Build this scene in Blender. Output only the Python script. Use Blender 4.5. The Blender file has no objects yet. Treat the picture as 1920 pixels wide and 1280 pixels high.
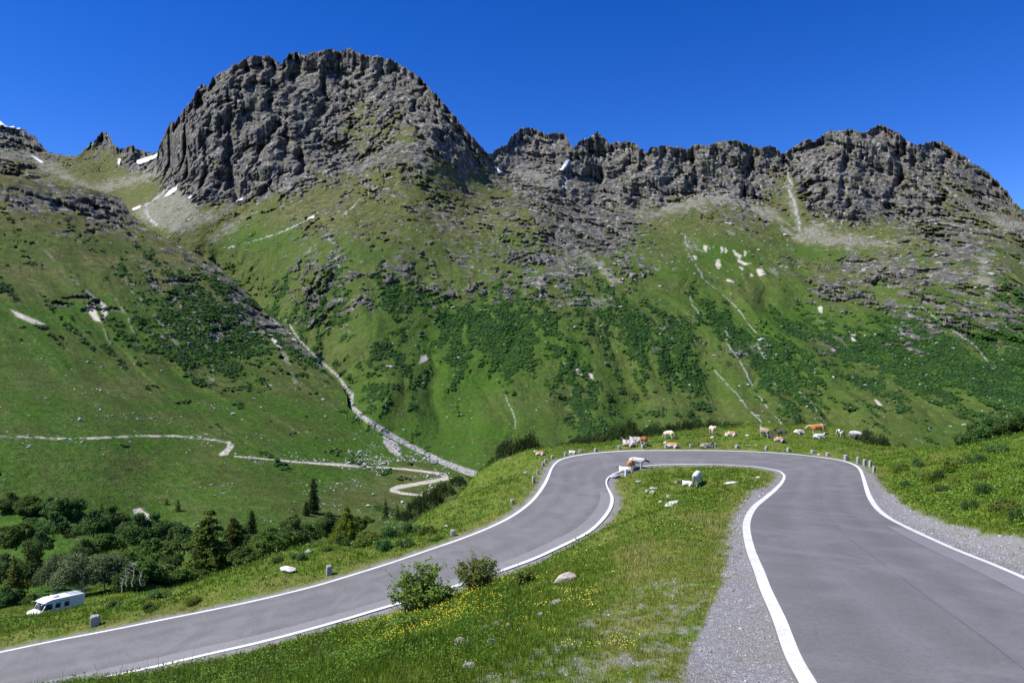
import bpy, math, random
import numpy as np
from mathutils import Vector, Matrix, kdtree
R = math.radians
random.seed(7)
rng = np.random.default_rng(11)
SC = bpy.context.scene
COL = SC.collection
# ------------------------------------------------------------------ camera
F = 1300.0            # focal length in photo pixels (1920 wide); eye at the origin, looking along +Y
cam = bpy.data.cameras.new('camera')
cam.sensor_width = 36.0
cam.lens = 36.0 * F / 1920.0
cam.clip_start = 0.1
cam.clip_end = 20000.0
camo = bpy.data.objects.new('camera', cam)
COL.objects.link(camo)
camo.location = (0, 0, 0)
camo.rotation_euler = (R(90), 0, 0)
SC.camera = camo
# ------------------------------------------------------------------ sky, sun, exposure
SUN_EL, SUN_AZ = 53.0, -104.0          # azimuth from +Y, negative to the left
w = bpy.data.worlds.new('World')
SC.world = w
w.use_nodes = True
nt = w.node_tree
bg = nt.nodes['Background']
sky = nt.nodes.new('ShaderNodeTexSky')
sky.sky_type = 'NISHITA'
sky.sun_disc = False
sky.sun_elevation = R(SUN_EL)
sky.sun_rotation = R(SUN_AZ)
sky.altitude = 2600
sky.air_density = 1.0
sky.dust_density = 0.0
sky.ozone_density = 4.0
hsv = nt.nodes.new('ShaderNodeHueSaturation')
hsv.inputs['Saturation'].default_value = 1.34
hsv.inputs['Hue'].default_value = 0.5205
hsv.inputs['Value'].default_value = 1.2
nt.links.new(sky.outputs[0], hsv.inputs['Color'])
nt.links.new(hsv.outputs[0], bg.inputs['Color'])
bg.inputs['Strength'].default_value = 0.10
sl = bpy.data.lights.new('sun', 'SUN')
sl.energy = 4.6
sl.angle = R(0.53)
sl.color = (1.0, 0.955, 0.88)
so = bpy.data.objects.new('sun', sl)
COL.objects.link(so)
sdir = Vector((math.sin(R(SUN_AZ)) * math.cos(R(SUN_EL)), math.cos(R(SUN_AZ)) * math.cos(R(SUN_EL)), math.sin(R(SUN_EL))))
so.rotation_euler = sdir.to_track_quat('Z', 'Y').to_euler()
so.location = sdir * 300
SC.view_settings.view_transform = 'Standard'
SC.view_settings.look = 'None'
SC.view_settings.gamma = 1.0
SC.view_settings.exposure = 0.62
SC.render.engine = 'CYCLES'
SC.cycles.max_bounces = 5
SC.cycles.diffuse_bounces = 2
SC.cycles.transparent_max_bounces = 4
# ------------------------------------------------------------------ numeric helpers
def P3(px, py, d):
    """photo pixel + distance along the view axis -> point in the place"""
    return np.array([(px - 960.0) * d / F, d, -(py - 640.0) * d / F])

def sstep(a, b, x):
    t = np.clip((x - a) / (b - a), 0, 1)
    return t * t * (3 - 2 * t)

_pr = np.random.default_rng(5).permutation(256).astype(np.int32)
_perm = np.concatenate([_pr, _pr, _pr])
_g3 = np.random.default_rng(6).normal(size=(256, 3)).astype(np.float32)
_g3 /= np.linalg.norm(_g3, axis=1)[:, None]
def perlin(x, y, z, seed=0):
    x = np.asarray(x, np.float32) + seed * 17.31; y = np.asarray(y, np.float32) + seed * 5.77; z = np.asarray(z, np.float32)
    xi = np.floor(x).astype(np.int32); yi = np.floor(y).astype(np.int32); zi = np.floor(z).astype(np.int32)
    xf = x - xi; yf = y - yi; zf = z - zi
    u = xf * xf * xf * (xf * (xf * 6 - 15) + 10); v = yf * yf * yf * (yf * (yf * 6 - 15) + 10); w_ = zf * zf * zf * (zf * (zf * 6 - 15) + 10)
    xi &= 255; yi &= 255; zi &= 255
    out = 0
    for dx in (0, 1):
        wx = u if dx else 1 - u
        for dy in (0, 1):
            wy = v if dy else 1 - v
            for dz in (0, 1):
                wz = w_ if dz else 1 - w_
                h = _perm[_perm[_perm[(xi + dx) & 255] + ((yi + dy) & 255)] + ((zi + dz) & 255)]
                g = _g3[h]
                out = out + wx * wy * wz * (g[..., 0] * (xf - dx) + g[..., 1] * (yf - dy) + g[..., 2] * (zf - dz))
    return out * 1.5

def fbm(x, y, z, octv=5, gain=0.5, lac=2.03, seed=0, ridged=False):
    a, f, s, n = 1.0, 1.0, 0.0, 0.0
    for i in range(octv):
        p = perlin(x * f, y * f, z * f, seed + i * 3)
        if ridged:
            p = 1 - 2 * np.abs(p) * 1.3
        s = s + a * p; n += a
        a *= gain; f *= lac
    return s / n

def facets(x, y, z, seed=0, tilt=0.9):
    """broken-rock blocks: each cell of a jittered lattice is a randomly tilted flat face"""
    x = np.asarray(x, np.float32); y = np.asarray(y, np.float32); z = np.asarray(z, np.float32)
    xi = np.floor(x).astype(np.int32); yi = np.floor(y).astype(np.int32); zi = np.floor(z).astype(np.int32)
    best = np.full(x.shape, 9e9, np.float32); val = np.zeros(x.shape, np.float32)
    for dx in (-1, 0, 1):
        for dy in (-1, 0, 1):
            for dz in (-1, 0, 1):
                cx, cy, cz = xi + dx, yi + dy, zi + dz
                h = _perm[_perm[_perm[(cx + seed * 7) & 255] + (cy & 255)] + (cz & 255)]
                j = _g3[h]; g = _g3[(h * 37 + 11) & 255]
                px_ = x - cx - 0.5 - j[..., 0] * .5; py_ = y - cy - 0.5 - j[..., 1] * .5; pz_ = z - cz - 0.5 - j[..., 2] * .5
                d = px_ * px_ + py_ * py_ + pz_ * pz_
                m_ = d < best
                v = g[..., 0] * .55 + tilt * (g[..., 1] * px_ + g[..., 2] * pz_ + g[..., 0] * py_)
                best = np.where(m_, d, best); val = np.where(m_, v, val)
    return val

def tps_fit(pts, vals, smooth=0.0):
    pts = np.asarray(pts, float); n = len(pts)
    r2 = ((pts[:, None] - pts[None]) ** 2).sum(-1)
    K = 0.5 * r2 * np.log(r2 + 1e-9) + np.eye(n) * smooth
    Pm = np.c_[np.ones(n), pts]
    A = np.zeros((n + 3, n + 3)); A[:n, :n] = K; A[:n, n:] = Pm; A[n:, :n] = Pm.T
    sol = np.linalg.solve(A, np.r_[np.asarray(vals, float), 0, 0, 0])
    return pts, sol

def tps_eval(fit, q):
    pts, sol = fit; q = np.asarray(q, float); out = np.empty(len(q)); n = len(pts)
    for i in range(0, len(q), 40000):
        c = q[i:i + 40000]
        r2 = ((c[:, None, 0] - pts[None, :, 0]) ** 2 + (c[:, None, 1] - pts[None, :, 1]) ** 2)
        out[i:i + 40000] = (0.5 * r2 * np.log(r2 + 1e-9)) @ sol[:n] + sol[n] + c @ sol[n + 1:]
    return out

def catmull(pts, n):
    pts = np.asarray(pts, float)
    p = np.vstack([2 * pts[0] - pts[1], pts, 2 * pts[-1] - pts[-2]])
    L = np.r_[0, np.cumsum(np.linalg.norm(np.diff(p, axis=0), axis=1) ** 0.5)]
    out = []
    for i in range(1, len(p) - 2):
        t0, t1, t2, t3 = L[i - 1:i + 3]
        m = max(3, int(12))
        for t in np.linspace(t1, t2, m, endpoint=False):
            A1 = (t1 - t) / (t1 - t0) * p[i - 1] + (t - t0) / (t1 - t0) * p[i]
            A2 = (t2 - t) / (t2 - t1) * p[i] + (t - t1) / (t2 - t1) * p[i + 1]
            A3 = (t3 - t) / (t3 - t2) * p[i + 1] + (t - t2) / (t3 - t2) * p[i + 2]
            B1 = (t2 - t) / (t2 - t0) * A1 + (t - t0) / (t2 - t0) * A2
            B2 = (t3 - t) / (t3 - t1) * A2 + (t - t1) / (t3 - t1) * A3
            out.append((t2 - t) / (t2 - t1) * B1 + (t - t1) / (t2 - t1) * B2)
    out.append(p[-2])
    out = np.array(out)
    s = np.r_[0, np.cumsum(np.linalg.norm(np.diff(out, axis=0), axis=1))]
    q = np.linspace(0, s[-1], n)
    return np.c_[[np.interp(q, s, out[:, k]) for k in range(out.shape[1])]].T

def inpoly(px, py, poly):
    px = np.asarray(px); py = np.asarray(py)
    ins = np.zeros(px.shape, bool)
    n = len(poly)
    for i in range(n):
        x1, y1 = poly[i]; x2, y2 = poly[(i + 1) % n]
        if y1 == y2: continue
        c = ((y1 > py) != (y2 > py)) & (px < (x2 - x1) * (py - y1) / (y2 - y1) + x1)
        ins ^= c
    return ins

def polysdf(px, py, poly, closed=True):
    """signed distance, positive inside"""
    d = np.full(px.shape, 1e9, np.float32)
    n = len(poly)
    for i in range(n if closed else n - 1):
        x1, y1 = poly[i]; x2, y2 = poly[(i + 1) % n]
        vx, vy = x2 - x1, y2 - y1
        t = np.clip(((px - x1) * vx + (py - y1) * vy) / (vx * vx + vy * vy + 1e-9), 0, 1)
        d = np.minimum(d, (px - x1 - t * vx) ** 2 + (py - y1 - t * vy) ** 2)
    d = np.sqrt(d)
    return np.where(inpoly(px, py, poly), d, -d) if closed else d

def box_sel(px, py, poly, m=14):
    a = np.array(poly)
    return (px > a[:, 0].min() - m) & (px < a[:, 0].max() + m) & (py > a[:, 1].min() - m) & (py < a[:, 1].max() + m)

def smooth1(a, k):
    if k < 2: return a
    p = np.r_[2 * a[0] - a[1:k + 1][::-1], a, 2 * a[-1] - a[-k - 1:-1][::-1]]
    ker = np.hanning(2 * k + 1); ker /= ker.sum()
    return np.convolve(p, ker, 'same')[k:-k]
# ------------------------------------------------------------------ object helpers
def tag(o, label=None, cat=None, group=None, kind=None):
    if label: o['label'] = label
    if cat: o['category'] = cat
    if group: o['group'] = group
    if kind: o['kind'] = kind
    return o

def empty(name, loc=(0, 0, 0), rz=0, label=None, cat=None, group=None):
    o = bpy.data.objects.new(name, None)
    o.location = loc; o.rotation_euler = (0, 0, rz)
    COL.objects.link(o)
    return tag(o, label, cat, group)

def np_mesh(name, verts, faces, mat=None, smooth=False, cattr=None, parent=None, link=True, uv=None):
    """verts (n,3); faces (m,k) array or list of such arrays; cattr {name:(n,4)}"""
    me = bpy.data.meshes.new(name)
    verts = np.asarray(verts, np.float32)
    fl = faces if isinstance(faces, list) else [faces]
    fl = [np.asarray(f, np.int32) for f in fl if len(f)]
    me.vertices.add(len(verts)); me.vertices.foreach_set('co', verts.ravel())
    loops = np.concatenate([f.ravel() for f in fl]); tot = np.concatenate([np.full(len(f), f.shape[1], np.int32) for f in fl])
    me.loops.add(len(loops)); me.loops.foreach_set('vertex_index', loops)
    me.polygons.add(len(tot))
    me.polygons.foreach_set('loop_start', np.r_[0, np.cumsum(tot)[:-1]].astype(np.int32))
    me.polygons.foreach_set('loop_total', tot)
    if smooth: me.polygons.foreach_set('use_smooth', np.ones(len(tot), bool))
    if cattr:
        for k, v in cattr.items():
            a = me.color_attributes.new(k, 'FLOAT_COLOR', 'POINT')
            v4 = np.ones((len(verts), 4), np.float32); v4[:, :v.shape[1]] = v
            a.data.foreach_set('color', v4.ravel())
    if uv is not None:
        l = me.uv_layers.new(name='UVMap'); l.data.foreach_set('uv', uv[loops].astype(np.float32).ravel())
    me.update(); me.validate()
    if mat: me.materials.append(mat)
    if not link: return me
    o = bpy.data.objects.new(name, me); COL.objects.link(o)
    if parent is not None: o.parent = parent
    return o

def grid_faces(nr, nc):
    i = np.arange(nr - 1)[:, None] * nc + np.arange(nc - 1)[None]
    return np.stack([i, i + nc, i + nc + 1, i + 1], -1).reshape(-1, 4)

# ------------------------------------------------------------------ material helpers
class NT:
    def __init__(s, name):
        s.m = bpy.data.materials.new(name); s.m.use_nodes = True
        s.t = s.m.node_tree; s.b = s.t.nodes['Principled BSDF']; s.out = s.t.nodes['Material Output']
        s.b.inputs['Roughness'].default_value = 0.85
        s.b.inputs['Specular IOR Level'].default_value = 0.25
    def n(s, typ, **k):
        nd = s.t.nodes.new('ShaderNode' + typ)
        for a, v in k.items(): setattr(nd, a, v)
        return nd
    def L(s, a, b): s.t.links.new(a, b)
    def set(s, sock, v):
        if hasattr(v, 'is_output') or isinstance(v, bpy.types.NodeSocket): s.L(v, sock)
        else:
            try: sock.default_value = v
            except Exception: sock.default_value = tuple(v) + (1,)
    def mix(s, f, a, b, mode='MIX'):
        m = s.n('Mix', data_type='RGBA', blend_type=mode)
        s.set(m.inputs[0], f); s.setc(m.inputs[6], a); s.setc(m.inputs[7], b)
        return m.outputs[2]
    def setc(s, sock, v):
        if isinstance(v, bpy.types.NodeSocket): s.L(v, sock)
        else: sock.default_value = (v[0], v[1], v[2], 1)
    def math(s, op, a, b=0.0, c=None, clamp=False):
        m = s.n('Math', operation=op, use_clamp=clamp)
        s.set(m.inputs[0], a); s.set(m.inputs[1], b)
        if c is not None: s.set(m.inputs[2], c)
        return m.outputs[0]
    def noise(s, scale, detail=3, rough=0.55, vec=None, dist=0.0):
        n = s.n('TexNoise'); n.inputs['Scale'].default_value = scale; n.inputs['Detail'].default_value = detail
        n.inputs['Roughness'].default_value = rough; n.inputs['Distortion'].default_value = dist
        if vec is not None: s.L(vec, n.inputs['Vector'])
        return n.outputs['Fac']
    def vor(s, scale, vec=None, feature='F1', out='Distance'):
        n = s.n('TexVoronoi', feature=feature); n.inputs['Scale'].default_value = scale
        if vec is not None: s.L(vec, n.inputs['Vector'])
        return n.outputs[out]
    def ramp(s, f, stops, interp='LINEAR'):
        r = s.n('ValToRGB'); r.color_ramp.interpolation = interp
        e = r.color_ramp.elements
        while len(e) < len(stops): e.new(0.5)
        for el, (p, c) in zip(e, stops):
            el.position = p; el.color = (c, c, c, 1) if isinstance(c, (int, float)) else (c[0], c[1], c[2], 1)
        s.L(f, r.inputs[0]); return r.outputs[0]
    def pos(s): return s.n('NewGeometry').outputs['Position']
    def obj(s): return s.n('TexCoord').outputs['Object']
    def attr(s, name):
        a = s.n('Attribute', attribute_name=name)
        sp = s.n('SeparateColor'); s.L(a.outputs['Color'], sp.inputs[0])
        return sp.outputs[0], sp.outputs[1], sp.outputs[2], a.outputs['Alpha']
    def color(s, c): s.setc(s.b.inputs['Base Color'], c)
    def bump(s, h, strength=0.5, dist=0.1):
        b = s.n('Bump'); b.inputs['Strength'].default_value = strength; b.inputs['Distance'].default_value = dist
        s.L(h, b.inputs['Height']); s.L(b.outputs[0], s.b.inputs['Normal'])

# ------------------------------------------------------------------ far relief: painted-on-the-map cover (what grows or lies where)
def cellgrid(rows, y0, dy, x0, dx):
    g = np.array([[int(c) for c in r.split()] for r in rows], float) / 9.0
    def f(px, py):
        u = np.clip((px - x0) / dx, 0, g.shape[1] - 1.001); v = np.clip((py - y0) / dy, 0, g.shape[0] - 1.001)
        i = u.astype(int); j = v.astype(int); a = u - i; b = v - j
        a = a * a * (3 - 2 * a); b = b * b * (3 - 2 * b)
        return (g[j, i] * (1 - a) + g[j, i + 1] * a) * (1 - b) + (g[j + 1, i] * (1 - a) + g[j + 1, i + 1] * a) * b
    return f
ROCKG = cellgrid([
 '9 9 9 9 9 9 9 9 9 9 9 9 9 9 9 9 9 9 9 9 9 9 9 9',
 '9 9 9 9 9 9 9 9 9 9 9 9 9 9 9 9 9 9 9 9 9 9 9 9',
 '9 9 9 9 9 9 9 8 5 7 9 9 9 9 9 9 9 9 9 9 9 9 9 9',
 '7 9 9 9 9 9 9 7 4 4 8 9 9 9 9 9 6 6 9 8 9 9 9 9',
 '5 4 3 9 9 9 9 7 5 5 5 6 8 9 9 9 8 7 7 9 8 8 8 9',
 '5 3 2 2 9 9 7 3 3 3 3 3 5 7 9 8 9 7 4 8 8 6 5 8',
 '4 4 3 2 3 3 2 3 3 3 4 3 4 6 5 4 3 5 3 6 6 6 5 5',
 '1 1 1 1 1 1 3 4 3 3 3 4 4 6 6 3 2 3 3 2 3 5 6 5',
 '0 1 1 1 1 2 3 4 3 4 3 4 5 5 5 3 2 1 4 4 6 5 6 4',
 '0 1 1 1 1 1 4 5 4 3 4 4 5 4 3 2 3 1 2 5 5 5 5 4',
 '0 0 1 1 0 1 2 4 2 3 2 2 2 1 2 3 2 1 1 3 3 4 5 4',
 '0 0 0 0 0 0 0 2 2 2 2 1 1 2 1 3 2 4 3 4 3 4 3 3',
 '0 0 0 0 0 0 0 0 1 1 0 1 1 1 2 2 2 1 2 1 1 1 1 2',
 '0 0 0 0 0 0 0 0 0 0 0 0 0 0 0 1 0 0 0 0 0 0 0 1',
 '0 0 0 0 0 0 0 0 0 0 0 0 0 0 0 0 0 0 0 0 0 0 0 0'], 100, 50, 40, 80)
SHRUBG = cellgrid([
 '0 0 0 0 0 0 0 0 0 0 0 0 0 0 0 0 0 0 0 0 0 0 0 0',
 '1 1 1 1 2 2 1 2 2 4 2 1 1 1 1 0 0 0 0 0 0 0 0 0',
 '1 1 1 2 3 4 4 4 3 5 2 4 4 4 3 1 1 1 1 1 1 2 1 3',
 '1 2 2 3 3 4 5 4 4 2 4 6 6 4 5 5 5 3 3 3 4 4 3 5',
 '0 1 1 3 4 4 4 5 4 4 4 5 5 4 4 5 4 4 4 5 6 6 5 5',
 '0 0 0 1 2 3 2 4 5 5 3 3 3 4 5 5 4 2 4 5 4 5 6 7',
 '0 0 0 0 0 1 0 1 5 3 1 1 2 4 4 3 3 1 3 2 4 2 3 6',
 '0 0 0 0 0 0 0 0 1 1 0 0 0 3 3 2 1 0 2 1 2 1 2 5'], 450, 50, 40, 80)
SCREE = [[(150, 340), (170, 348), (215, 340), (270, 325), (300, 312), (300, 325), (250, 345), (200, 358), (165, 358)],
 [(330, 350), (345, 352), (360, 385), (372, 402), (335, 440), (318, 428), (262, 410), (255, 395), (290, 375)],
 [(450, 372), (458, 374), (400, 410), (335, 440), (318, 430), (372, 405), (415, 392)],
 [(460, 405), (440, 425), (395, 452), (420, 425)],
 [(1225, 400), (1250, 385), (1285, 378), (1320, 365), (1345, 358), (1362, 362), (1410, 378), (1450, 395), (1475, 418), (1430, 408), (1385, 392), (1345, 382), (1300, 388), (1260, 400)],
 [(1485, 445), (1510, 425), (1530, 420), (1560, 440), (1600, 440), (1640, 450), (1680, 455), (1600, 462), (1530, 458)],
 [(1478, 320), (1483, 345), (1490, 370), (1496, 400), (1503, 430), (1494, 430), (1484, 390), (1474, 350)],
 [(1150, 375), (1162, 375), (1185, 395), (1225, 412), (1190, 405)],
 [(1840, 480), (1850, 482), (1862, 540), (1850, 560), (1838, 520)],
 [(1085, 470), (1110, 475), (1165, 530), (1155, 535), (1120, 505)],
 [(1080, 558), (1140, 560), (1150, 572), (1110, 572), (1075, 562)],
 [(926, 300), (960, 306), (1000, 314), (1045, 330), (1056, 350), (1010, 344), (960, 325)],
 [(1855, 398), (1930, 420), (1930, 432), (1880, 430)], [(0, 282), (60, 290), (110, 312), (150, 345), (120, 335), (60, 305), (0, 296)]]
GULLIES = [[(525, 116), (512, 170), (516, 215), (500, 270), (478, 335)], [(602, 130), (608, 185), (590, 240), (560, 300), (545, 350)], [(372, 165), (394, 210), (390, 270), (380, 345)], [(452, 115), (445, 180), (430, 240), (424, 300), (440, 365)], [(705, 105), (662, 170), (645, 235)], [(795, 150), (772, 220), (800, 270)], [(848, 212), (838, 250), (850, 290)], [(1077, 272), (1066, 330), (1050, 370)], [(1210, 283), (1200, 340), (1190, 390)], [(1300, 272), (1312, 330), (1292, 370)], [(1466, 286), (1476, 340)], [(1528, 264), (1542, 330), (1530, 400)], [(1420, 276), (1402, 340), (1380, 380)], [(1598, 243), (1590, 330), (1582, 400)], [(1700, 262), (1690, 330), (1660, 400)], [(1000, 243), (1012, 300)], [(1142, 266), (1130, 330), (1110, 380)], [(330, 232), (345, 280), (350, 340)], [(560, 100), (555, 160), (535, 230), (530, 300)], [(1770, 272), (1760, 340), (1775, 400)], [(1250, 276), (1245, 330)]]
SNOW = [[(0, 224), (14, 232), (38, 239), (36, 244), (12, 238), (0, 234)], [(256, 301), (280, 294), (298, 287), (294, 296), (272, 306), (259, 310)],
 [(308, 368), (318, 358), (334, 347), (330, 357), (318, 365)], [(58, 291), (66, 294), (82, 305), (76, 305)], [(248, 391), (266, 384), (262, 389), (250, 394)],
 [(1061, 302), (1068, 298), (1066, 306), (1056, 321), (1050, 320)], [(926, 312), (932, 315), (942, 324), (936, 324)], [(350, 370), (360, 366), (357, 371)],
 [(444, 377), (456, 370), (455, 375)], [(576, 410), (590, 403), (588, 408)], [(1417, 378), (1424, 382), (1421, 383)], [(222, 297), (226, 300), (223, 309), (221, 306)]]
PALE = [[(190, 566), (198, 572), (202, 590), (196, 596), (188, 580)], [(160, 575), (176, 566), (182, 590), (190, 605), (178, 600), (168, 588)], [(18, 580), (40, 588), (62, 597), (84, 608), (60, 606), (34, 595)],
 [(504, 626), (512, 628), (528, 652), (526, 656), (514, 644)], [(1078, 688), (1084, 692), (1090, 702), (1084, 700)], [(1104, 698), (1112, 704), (1113, 712), (1107, 708)],
 [(1342, 488), (1348, 486), (1352, 498), (1348, 505), (1342, 498)], [(1375, 470), (1390, 480), (1388, 486), (1378, 478)], [(1382, 484), (1395, 492), (1408, 494), (1395, 497), (1384, 490)],
 [(1418, 505), (1430, 504), (1434, 514), (1424, 517)], [(1320, 460), (1326, 462), (1325, 472), (1319, 468)], [(1386, 500), (1394, 502), (1392, 506)], [(1300, 480), (1306, 482), (1304, 488)], [(1352, 460), (1357, 470), (1352, 474)],
 [(1640, 748), (1652, 756), (1656, 762), (1646, 760)], [(1534, 576), (1541, 574), (1542, 588), (1536, 586)], [(1595, 626), (1604, 626), (1606, 642), (1598, 640)], [(790, 668), (800, 664), (801, 674), (784, 684)],
 [(250, 955), (262, 952), (284, 968), (285, 982), (268, 974), (254, 965)], [(1364, 522), (1378, 528), (1376, 530), (1362, 526)], [(1396, 470), (1400, 474), (1396, 480)], [(1360, 466), (1364, 470), (1360, 475)], [(1408, 512), (1412, 518), (1406, 519)]]
# stream and track strokes: points, half width px
STREAM_S = [([(536, 600), (545, 612), (565, 642), (600, 676), (630, 702), (648, 724), (660, 740), (658, 760), (680, 782), (710, 802), (740, 820), (790, 846), (830, 866), (870, 882), (897, 890)], [0.99, 1.32, 1.32, 1.98, 1.98, 2.31, 3.30, 3.30, 3.96, 4.62, 4.29, 3.96, 4.29, 5.28, 5.28])]
STREAMS = [([(1283, 440), (1290, 475), (1312, 508), (1318, 522)], 1.6), ([(1318, 522), (1350, 548), (1380, 575), (1400, 600), (1420, 624)], 1.2), ([(1420, 638), (1426, 655), (1436, 672)], 4.0), ([(1362, 615), (1360, 640), (1385, 672), (1398, 700), (1415, 735), (1445, 770), (1476, 808)], 1.8),
 ([(1340, 695), (1362, 722), (1380, 738), (1404, 768), (1424, 786), (1435, 800)], 1.1), ([(1290, 545), (1300, 570), (1320, 600)], 1.2), ([(1500, 735), (1530, 765), (1550, 800)], 1.6), ([(946, 740), (965, 780), (966, 810)], 1.0),
 ([(430, 465), (500, 445), (545, 428), (588, 406)], 1.8), ([(278, 400), (274, 385), (292, 372), (318, 352)], 3.0), ([(274, 398), (282, 412), (296, 422)], 4.0), ([(1476, 320), (1484, 350), (1480, 360), (1490, 380), (1500, 432)], 3.0),
 ([(652, 400), (640, 405), (700, 355), (735, 330)], 1.0), ([(1590, 350), (1582, 400), (1574, 430)], 1.2), ([(1720, 570), (1760, 600), (1830, 650), (1860, 690)], 1.5), ([(1050, 340), (1058, 352), (1060, 325)], 4.0)]
TRACKS = [([(0, 817), (60, 819), (120, 823), (200, 820), (260, 817), (330, 817), (400, 824), (430, 830)], 1.6), ([(430, 829), (428, 840), (414, 852), (424, 850), (436, 836)], 2.6), ([(440, 855), (500, 860), (560, 866), (650, 872), (700, 875), (760, 879), (815, 886), (834, 890), (838, 896), (815, 901), (775, 908), (745, 913), (735, 918), (752, 924), (790, 928)], [1, 1, 1.5, 2.5, 1.6, 1.6, 2.2, 3, 3.2, 3, 3, 3.4, 4, 2.2, 1.6])]
STRIPS_S = [([(264, 560), (290, 590), (315, 625), (330, 640), (345, 660), (360, 680), (400, 712)], 3.0), ([(215, 560), (240, 600), (258, 640), (264, 655)], 2.4), ([(190, 605), (205, 640), (215, 660)], 1.6), ([(530, 660), (545, 690), (556, 720), (560, 745)], 3.5), ([(215, 500), (255, 555)], 2.0), ([(60, 440), (130, 520), (180, 560)], 2.0), ([(330, 560), (370, 620), (395, 660)], 2.0)]

def stroke(px, py, pts, hw):
    """soft membership of a stroke with per-point half widths"""
    out = np.zeros(px.shape, np.float32)
    hws = hw if isinstance(hw, list) else [hw] * len(pts)
    sel = box_sel(px, py, pts, 20)
    x = px[sel]; y = py[sel]; o = np.zeros(x.shape)
    for i in range(len(pts) - 1):
        x1, y1 = pts[i]; x2, y2 = pts[i + 1]; vx, vy = x2 - x1, y2 - y1
        t = np.clip(((x - x1) * vx + (y - y1) * vy) / (vx * vx + vy * vy + 1e-9), 0, 1)
        d = np.hypot(x - x1 - t * vx, y - y1 - t * vy); h = hws[i] * (1 - t) + hws[i + 1] * t
        o = np.maximum(o, 1 - sstep(h * 0.7, h * 1.4, d))
    out[sel] = o
    return out

SKY_LINE = np.array([(-260, 170), (-150, 190), (-60, 215), (0, 228), (15, 235), (38, 240), (50, 247), (62, 255), (75, 268), (90, 285), (105, 290), (130, 292), (150, 293), (155, 285), (165, 275), (180, 262), (188, 250), (195, 247), (203, 252), (212, 268), (222, 280), (235, 276), (245, 272), (258, 282), (272, 284), (290, 288), (296, 285), (300, 270), (308, 250), (318, 232), (330, 228), (340, 210), (352, 198), (362, 185), (370, 168), (378, 160), (392, 160), (398, 148), (420, 135), (440, 122), (458, 112), (478, 106), (500, 105), (515, 112), (528, 122), (540, 103), (555, 97), (570, 104), (590, 98), (615, 94), (640, 95), (652, 91), (670, 98), (690, 106), (715, 106), (740, 115), (755, 125), (775, 135), (790, 148), (805, 165), (822, 180), (835, 198), (850, 214), (870, 238), (888, 258), (905, 280), (918, 290), (925, 287), (935, 278), (950, 272), (957, 258), (970, 245), (990, 240), (1010, 245), (1022, 252), (1040, 250), (1058, 250), (1065, 262), (1077, 277), (1090, 262), (1105, 258), (1120, 248), (1132, 258), (1142, 268), (1160, 266), (1180, 265), (1195, 270), (1210, 287), (1222, 276), (1240, 273), (1265, 276), (1290, 278), (1300, 272), (1315, 274), (1330, 272), (1350, 266), (1382, 262), (1400, 270), (1418, 277), (1440, 275), (1455, 278), (1466, 290), (1490, 272), (1512, 261), (1522, 262), (1528, 268), (1545, 250), (1560, 245), (1575, 248), (1590, 241), (1605, 245), (1620, 247), (1648, 233), (1670, 243), (1685, 252), (1700, 264), (1715, 270), (1735, 270), (1755, 265), (1775, 272), (1795, 285), (1820, 303), (1850, 322), (1870, 340), (1890, 362), (1905, 383), (1920, 392), (2000, 440), (2090, 470), (2200, 500)], float)
SPUR_LINE = np.array([(-260, 300), (-150, 305), (0, 326), (40, 332), (100, 346), (150, 350), (200, 362), (228, 370), (236, 385), (245, 402), (275, 425), (300, 440), (340, 462), (400, 492), (430, 520), (470, 555), (500, 588), (535, 612), (560, 642), (600, 684), (640, 722), (652, 745), (652, 762), (675, 788), (705, 808), (738, 828), (788, 853), (828, 873), (868, 889), (900, 898), (1000, 905)], float)
M_CTL = [(900, 895, 350), (1300, 870, 440), (1100, 860, 400), (1500, 840, 460), (1900, 830, 440), (2090, 820, 440), (700, 800, 440), (850, 800, 470), (1200, 750, 560), (1600, 750, 560), (1900, 700, 580), (2090, 700, 580), (560, 650, 640), (620, 700, 560), (700, 700, 540), (1000, 700, 580), (1300, 650, 680), (1600, 650, 690), (1900, 600, 720), (700, 600, 650), (1000, 600, 700), (600, 520, 760), (900, 500, 860), (1200, 500, 920), (1400, 500, 980), (1700, 500, 950), (1900, 500, 900), (2090, 560, 850), (430, 470, 1010), (300, 430, 1050), (600, 420, 950), (800, 400, 1000), (1000, 400, 1100), (1150, 440, 1100), (1300, 420, 1200), (1500, 440, 1200), (1700, 400, 1250), (1900, 430, 1120), (450, 380, 1130), (330, 350, 1250), (250, 380, 1350), (150, 350, 1550), (0, 330, 1500), (-200, 330, 1500), (100, 300, 1800), (20, 240, 1900), (-200, 200, 1900), (190, 255, 1950), (200, 330, 1680), (290, 290, 1640), (312, 262, 1430), (400, 250, 1300), (400, 160, 1400), (520, 300, 1180), (650, 95, 1450), (650, 200, 1350), (650, 300, 1200), (800, 300, 1120), (800, 170, 1330), (880, 262, 1280), (915, 310, 1290), (1000, 360, 1240), (870, 340, 1180), (940, 330, 1310), (990, 245, 1540), (1060, 300, 1450), (1120, 255, 1560), (1120, 350, 1400), (1250, 385, 1330), (1250, 280, 1490), (1400, 270, 1500), (1400, 400, 1280), (1500, 270, 1480), (1540, 400, 1270), (1650, 240, 1470), (1750, 350, 1310), (1900, 390, 1290), (2090, 480, 1200), (1470, 350, 1400), (500, 560, 860), (400, 520, 980), (-200, 600, 1100), (0, 700, 1000), (300, 700, 780), (-200, 900, 700), (300, 900, 520), (600, 900, 400), (560, 120, 1430), (1560, 320, 1370), (1460, 310, 1470)]
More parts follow.
